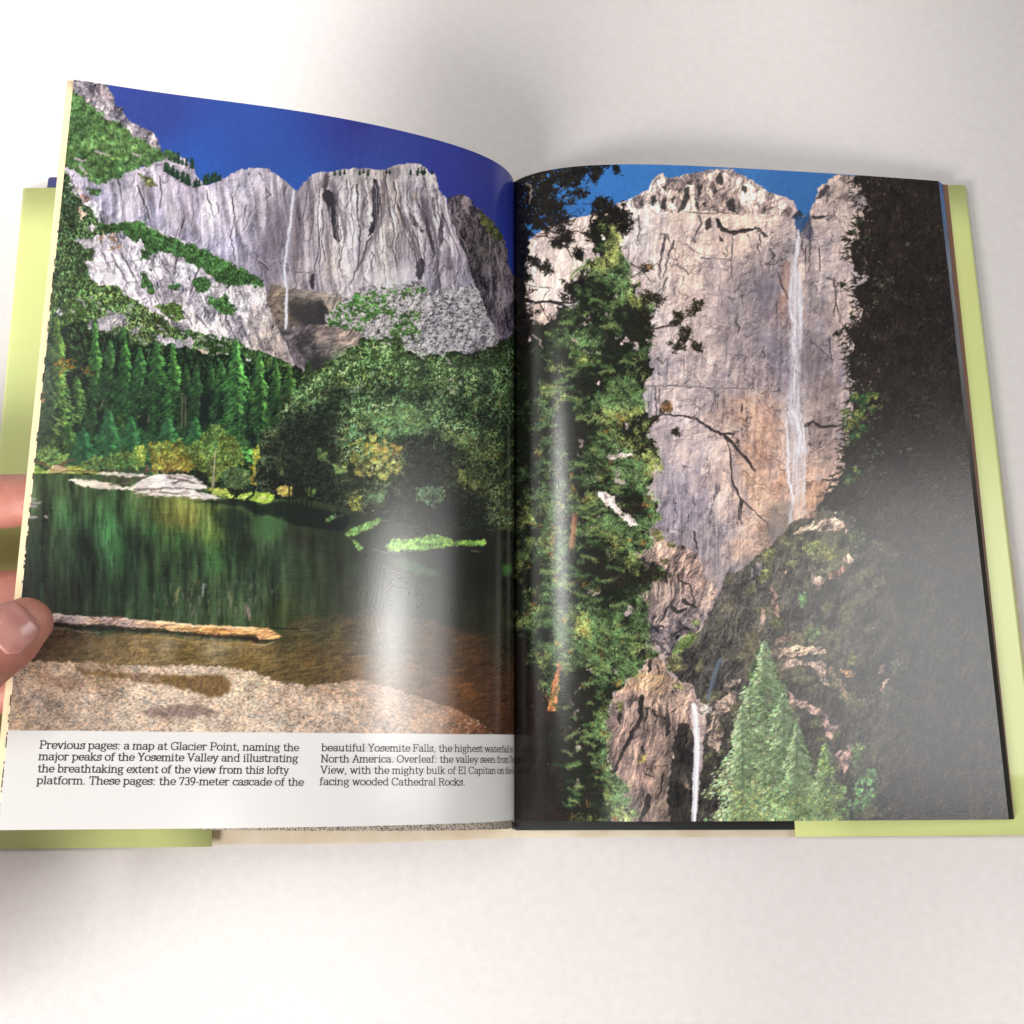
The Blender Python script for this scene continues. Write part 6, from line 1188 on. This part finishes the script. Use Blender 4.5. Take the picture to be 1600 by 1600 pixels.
def right_block(name, drop, bottom, x_top, x_bot, m, label):
    """stack of leaves under the right page; its fore-edge slants out to x_top (head) / x_bot (tail)"""
    V, F = [], []; nx = 40; rows = []
    for j, v in enumerate(np.linspace(0, 1, 24)):
        s = np.linspace(.01, 1, nx); P = right_page(s, np.full(nx, v), drop)
        row = []
        for p in P: row.append(len(V)); V.append(p)
        for t in (.0, .5, 1.):
            row.append(len(V)); V.append((P[-1][0] * (1 - t) + (x_bot + (x_top - x_bot) * v) * t, P[-1][1], P[-1][2] * (1 - t) + bottom * t))
        row.append(len(V)); V.append((P[0][0], P[0][1], bottom))
        rows.append(row)
    for a, b in zip(rows[:-1], rows[1:]):
        n = len(a)
        for i in range(n): F.append((a[i], a[(i + 1) % n], b[(i + 1) % n], b[i]))
    F.append(tuple(reversed(rows[0]))); F.append(tuple(rows[-1]))
    o = link(name, V, F, m, book, False); o['label'] = label
    return o
BOARD_Z = .0032
xt = at(1474, 290, .0055).x; xb = at(1583, 1279, .0045).x
right_block('page_block', .0003, .0048, xt, xb, M_BLOCK, 'thin stack of leaves under the right page, blue at the head')
right_block('page_block', .0030, .0042, at(1481, 292, .0042).x, at(1585, 1279, .0042).x, M_BROWN, 'brown leaf showing beside the right page')

# ---------------------------------------------------------------- boards and dust jacket
def slab(name, corners, z0, z1, m, label=None, bev=.0006):
    bm = bmesh.new(); lo = [bm.verts.new((x, y, z0)) for x, y in corners]; hi = [bm.verts.new((x, y, z1)) for x, y in corners]
    n = len(corners); bm.faces.new(lo[::-1]); bm.faces.new(hi)
    for i in range(n): bm.faces.new((lo[i], lo[(i + 1) % n], hi[(i + 1) % n], hi[i]))
    bmesh.ops.recalc_face_normals(bm, faces=bm.faces)
    if bev: bmesh.ops.bevel(bm, geom=list(bm.edges), offset=min(bev, (z1 - z0) * .45), segments=2, affect='EDGES')
    me = bpy.data.meshes.new(name); bm.to_mesh(me); bm.free(); me.materials.append(m)
    o = bpy.data.objects.new(name, me); COL.objects.link(o); o.parent = book
    if label: o['label'] = label
    return o
def XY(*pts, z=BOARD_Z):
    return [tuple(at(px, py, z)[:2]) for px, py in pts]
M_BLACK = mat('black_board', (.012, .012, .012), .35, .5, lambda nt, b: noise_bump(nt, b, 500, .0003, .4))
M_NAVY = mat('navy_board', (.03, .035, .12), .4, .5)
slab('cover_board', XY((803, 1297.5), (1625, 1296), (1500, 296), (803, 296)), .0008, BOARD_Z, M_BLACK, 'black cover board under the right page')
slab('cover_board', XY((-75, 1290), (700, 1284), (730, 275), (75, 276)), .0008, BOARD_Z, M_NAVY, 'dark blue cover board under the left page')
M_JCREAM = mat('jacket_reverse', (.70, .60, .44), .5, .35, lambda nt, b: noise_col(nt, b, 60, (.62, .50, .35), (.74, .66, .52), .3, .7))
jk = slab('dust_jacket', XY((-60, 1321), (330, 1319.5), (560, 1318), (700, 1313), (803, 1309), (1000, 1308), (1640, 1307), (1506, 300), (803, 300), (90, 300), z=.0006), .0003, .0007, M_JCREAM, None, 0)
jk['label'] = 'cream reverse side of the dust jacket showing along the tail'
def b_green(nt, b):
    noise_col(nt, b, 9, (.60, .64, .25), (.62, .69, .28), .35, .7, 3)
    noise_bump(nt, b, 60, .0004, .25, 2)
M_GREEN = mat('pale_green_jacket', (.60, .66, .27), .22, .5, b_green)
def flap(c_in_b, c_out_b, c_out_t, c_in_t, side, label):
    """a jacket flap lying on its board; the outer edge rolls down round the board. corners in measured positions"""
    z = BOARD_Z + .0006
    ib, ob, ot, it = [at(*c, z) for c in (c_in_b, c_out_b, c_out_t, c_in_t)]
    prof = [(0, 0), (.3, .0001), (.6, .0001), (.9, .0004)]
    V, F = [], []; ny = 12
    rows = []
    R = .0021
    for j in range(ny + 1):
        t = j / ny; a = ib.lerp(it, t); o = ob.lerp(ot, t); row = []
        e = (o - a); L = e.length; e.normalize()
        st = [(u * (L - R), h) for u, h in ((0, 0), (.25, .0001), (.5, .0002), (.75, .0003), (.9, .0003), (1, .0002))]
        st += [(L - R + R * math.sin(q), .0002 - R * (1 - math.cos(q))) for q in np.radians([15, 30, 45, 60, 75, 90, 110, 130, 150, 165])]
        for u, h in st:
            row.append(len(V)); V.append(a + e * u + Vector((0, 0, h)))
        rows.append(row)
    for a, b in zip(rows[:-1], rows[1:]):
        for i in range(len(a) - 1):
            F.append((a[i], a[i + 1], b[i + 1], b[i]) if side > 0 else (a[i + 1], a[i], b[i], b[i + 1]))
    o = link('jacket_flap', V, F, M_GREEN, jk)
    md = o.modifiers.new('thickness', 'SOLIDIFY'); md.thickness = .0003; md.offset = -1
    o['label'] = label
    return o
flap((1243, 1307.5), (1634, 1304), (1511, 289.5), (1180, 290), 1, 'right pale green jacket flap beyond the page edges')
flap((331, 1323), (-62, 1327), (34, 294), (330, 292), -1, 'left pale green jacket flap under the lifted page')

M_BAND = mat('green_band', (.30, .36, .14), .6, .3); M_BANDW = mat('white_band', (.75, .74, .68), .7, .3)
hb = slab('headband', XY((776, 1296), (797, 1295), (797, 1286), (778, 1287), z=.006), .0035, .006, M_BAND, 'scrap of green and white band at the tail of the spine')
wb = slab('headband', XY((784, 1296.5), (788, 1296), (791, 1286), (786, 1286), z=.0064), .0058, .0064, M_BANDW, 'white stripe of the band at the tail of the spine', .0001)
# curled black corner of a leaf at the tail of the gutter
V, F = [], []
for i in range(9):
    a = math.radians(-30 + 26 * i); c = at(806 + 4 * math.cos(a), 1291 + .7 * i, .0075 + .0016 * math.sin(a)); e = at(797 + 4 * math.cos(a), 1283 + .5 * i, .0085 + .0016 * math.sin(a)); V += [c, e]
for i in range(8): F.append((2 * i, 2 * i + 1, 2 * i + 3, 2 * i + 2))
cu = link('leaf', V, F, M_BLACK, book); cu['label'] = 'curled black corner of a leaf at the tail of the gutter'; md = cu.modifiers.new('thickness', 'SOLIDIFY'); md.thickness = .0002

# ================================================================ the hand
def b_skin(nt, b):
    r = noise_col(nt, b, 55, (.42, .145, .105), (.56, .25, .185), .32, .68, 6)
    tc = nd(nt, 'ShaderNodeTexCoord'); v = nd(nt, 'ShaderNodeTexVoronoi', i_Scale=1500.); nt.links.new(tc.outputs['Object'], v.inputs['Vector'])
    n = nd(nt, 'ShaderNodeTexNoise', i_Scale=260., i_Detail=4.); nt.links.new(tc.outputs['Object'], n.inputs[0])
    ad = nd(nt, 'ShaderNodeMath', operation='ADD'); nt.links.new(v.outputs[0], ad.inputs[0]); nt.links.new(n.outputs[0], ad.inputs[1])
    bp = nd(nt, 'ShaderNodeBump', i_Strength=.5, i_Distance=.0004); nt.links.new(ad.outputs[0], bp.inputs['Height']); nt.links.new(bp.outputs[0], b.inputs['Normal'])
    b.inputs['Subsurface Weight'].default_value = .12; b.inputs['Subsurface Radius'].default_value = (.004, .0015, .001); b.inputs['Subsurface Scale'].default_value = 1.
M_SKIN = mat('skin', (.52, .26, .2), .42, .45, b_skin)
M_NAIL = mat('nail', (.66, .36, .31), .25, .5, lambda nt, b: noise_col(nt, b, 120, (.46, .19, .165), (.54, .27, .23), .3, .7, 2))
def tube(V, F, pts, rad, up, flat=1., n=20, cap=True):
    """a tapering limb along pts with radius rad[i] (flat squashes it along up)"""
    pts = [Vector(p) for p in pts]
    # resample smoothly
    P, Rr = [], []
    m = len(pts)
    for i in range(m - 1):
        p0 = pts[max(i - 1, 0)]; p1 = pts[i]; p2 = pts[i + 1]; p3 = pts[min(i + 2, m - 1)]
        for k in range(6):
            t = k / 6; P.append(.5 * ((2 * p1) + (p2 - p0) * t + (2 * p0 - 5 * p1 + 4 * p2 - p3) * t * t + (3 * p1 - p0 - 3 * p2 + p3) * t ** 3)); Rr.append(rad[i] * (1 - t) + rad[i + 1] * t)
    P.append(pts[-1]); Rr.append(rad[-1])
    d = (P[-1] - P[-2]).normalized(); r = Rr[-1]          # rounded tip
    for q in (25, 45, 62, 76, 86):
        P.append(pts[-1] + d * r * math.sin(math.radians(q)) * .95); Rr.append(r * math.cos(math.radians(q)))
    base = len(V)
    for i, p in enumerate(P):
        d = (P[min(i + 1, len(P) - 1)] - P[max(i - 1, 0)]).normalized(); x = d.cross(up).normalized(); z = x.cross(d).normalized()
        for k in range(n):
            a = 6.28318 * k / n; V.append(p + x * Rr[i] * math.cos(a) + z * Rr[i] * flat * math.sin(a))
    for i in range(len(P) - 1):
        for k in range(n):
            a = base + i * n + k; b = base + i * n + (k + 1) % n; F.append((a, b, b + n, a + n))
    F.append(tuple(base + k for k in range(n))[::-1]); F.append(tuple(base + (len(P) - 1) * n + k for k in range(n)))
HV, HF = [], []
UP = Vector((0, 0, 1))
th_tip = at(47, 968, .0985); th_ip = at(-62, 1052, .106); th_mc = at(-215, 1105, .088); wrist = at(-420, 1080, .055)
tube(HV, HF, [wrist, th_mc, th_ip.lerp(th_mc, .35), th_ip, th_ip.lerp(th_tip, .35), th_ip.lerp(th_tip, .7), th_tip.lerp(th_ip, .06)], [.017, .0150, .0125, .0128, .0125, .0122, .0098], Vector((.15, -.1, 1)), .84)
for (py, zt, rr, py2) in ((786, .060, .0122, 800), (934, .057, .0116, 940), (1080, .055, .0100, 1070), (1200, .055, .0088, 1180)):
    kn = at(-300, py2, .050); pip = at(-120, (py + py2) / 2, .046); dip = at(-30, py, .052); tip = at(60, py - 6, zt + .006)
    tube(HV, HF, [wrist.lerp(kn, .5), kn, pip, dip, tip], [.012, .0118, rr * 1.12, rr * 1.0, rr * .86], UP, .92)
tube(HV, HF, [at(-600, 1060, .06), wrist, at(-330, 1000, .052), at(-290, 920, .048)], [.026, .026, .030, .020], UP, .55)
tube(HV, HF, [wrist, at(-330, 1060, .052), at(-300, 1090, .05)], [.026, .028, .020], UP, .55)
tube(HV, HF, [at(-760, 1900, .11), at(-640, 1500, .085), wrist], [.040, .034, .026], UP, .85)
hand = link('hand', HV, HF, M_SKIN, None)
rm = hand.modifiers.new('skin_surface', 'REMESH'); rm.mode = 'VOXEL'; rm.voxel_size = .0010; rm.use_smooth_shade = True
sm = hand.modifiers.new('soften', 'SMOOTH'); sm.factor = .5; sm.iterations = 6
tag(hand, 'bare hand gripping the fore-edge of the lifted left page between thumb and fingers', 'hand')
# thumbnail: a curved plate on the back of the thumb's end
def nail(tip, ip, up, r, w, l0, l1, flat):
    d = (tip - ip).normalized(); x = d.cross(up).normalized(); z = x.cross(d).normalized(); V, F = [], []
    nu, nv = 12, 10
    for j in range(nv + 1):
        t = j / nv; p = ip + (tip - ip) * (l0 + (l1 - l0) * t)
        ww = w * (1 - .25 * max(0, t - .7) / .3 - .30 * max(0, .25 - t) / .25)
        for i in range(nu + 1):
            a = math.radians(90 + (i / nu - .5) * 2 * ww)
            rr = r * (1 - .20 * max(0, t - .55)) + .0003 - .0012 * (t - .5) ** 2
            V.append(p + x * rr * math.cos(a) + z * rr * flat * math.sin(a))
    for j in range(nv):
        for i in range(nu):
            a = j * (nu + 1) + i; F.append((a, a + 1, a + nu + 2, a + nu + 1))
    return V, F
nv_, nf_ = nail(th_tip, th_ip, Vector((.15, -.1, 1)), .0124, 46, .52, 1.02, .86)
nl = link('fingernail', nv_, nf_, M_NAIL, hand); md = nl.modifiers.new('thickness', 'SOLIDIFY'); md.thickness = .0006; md.offset = 0
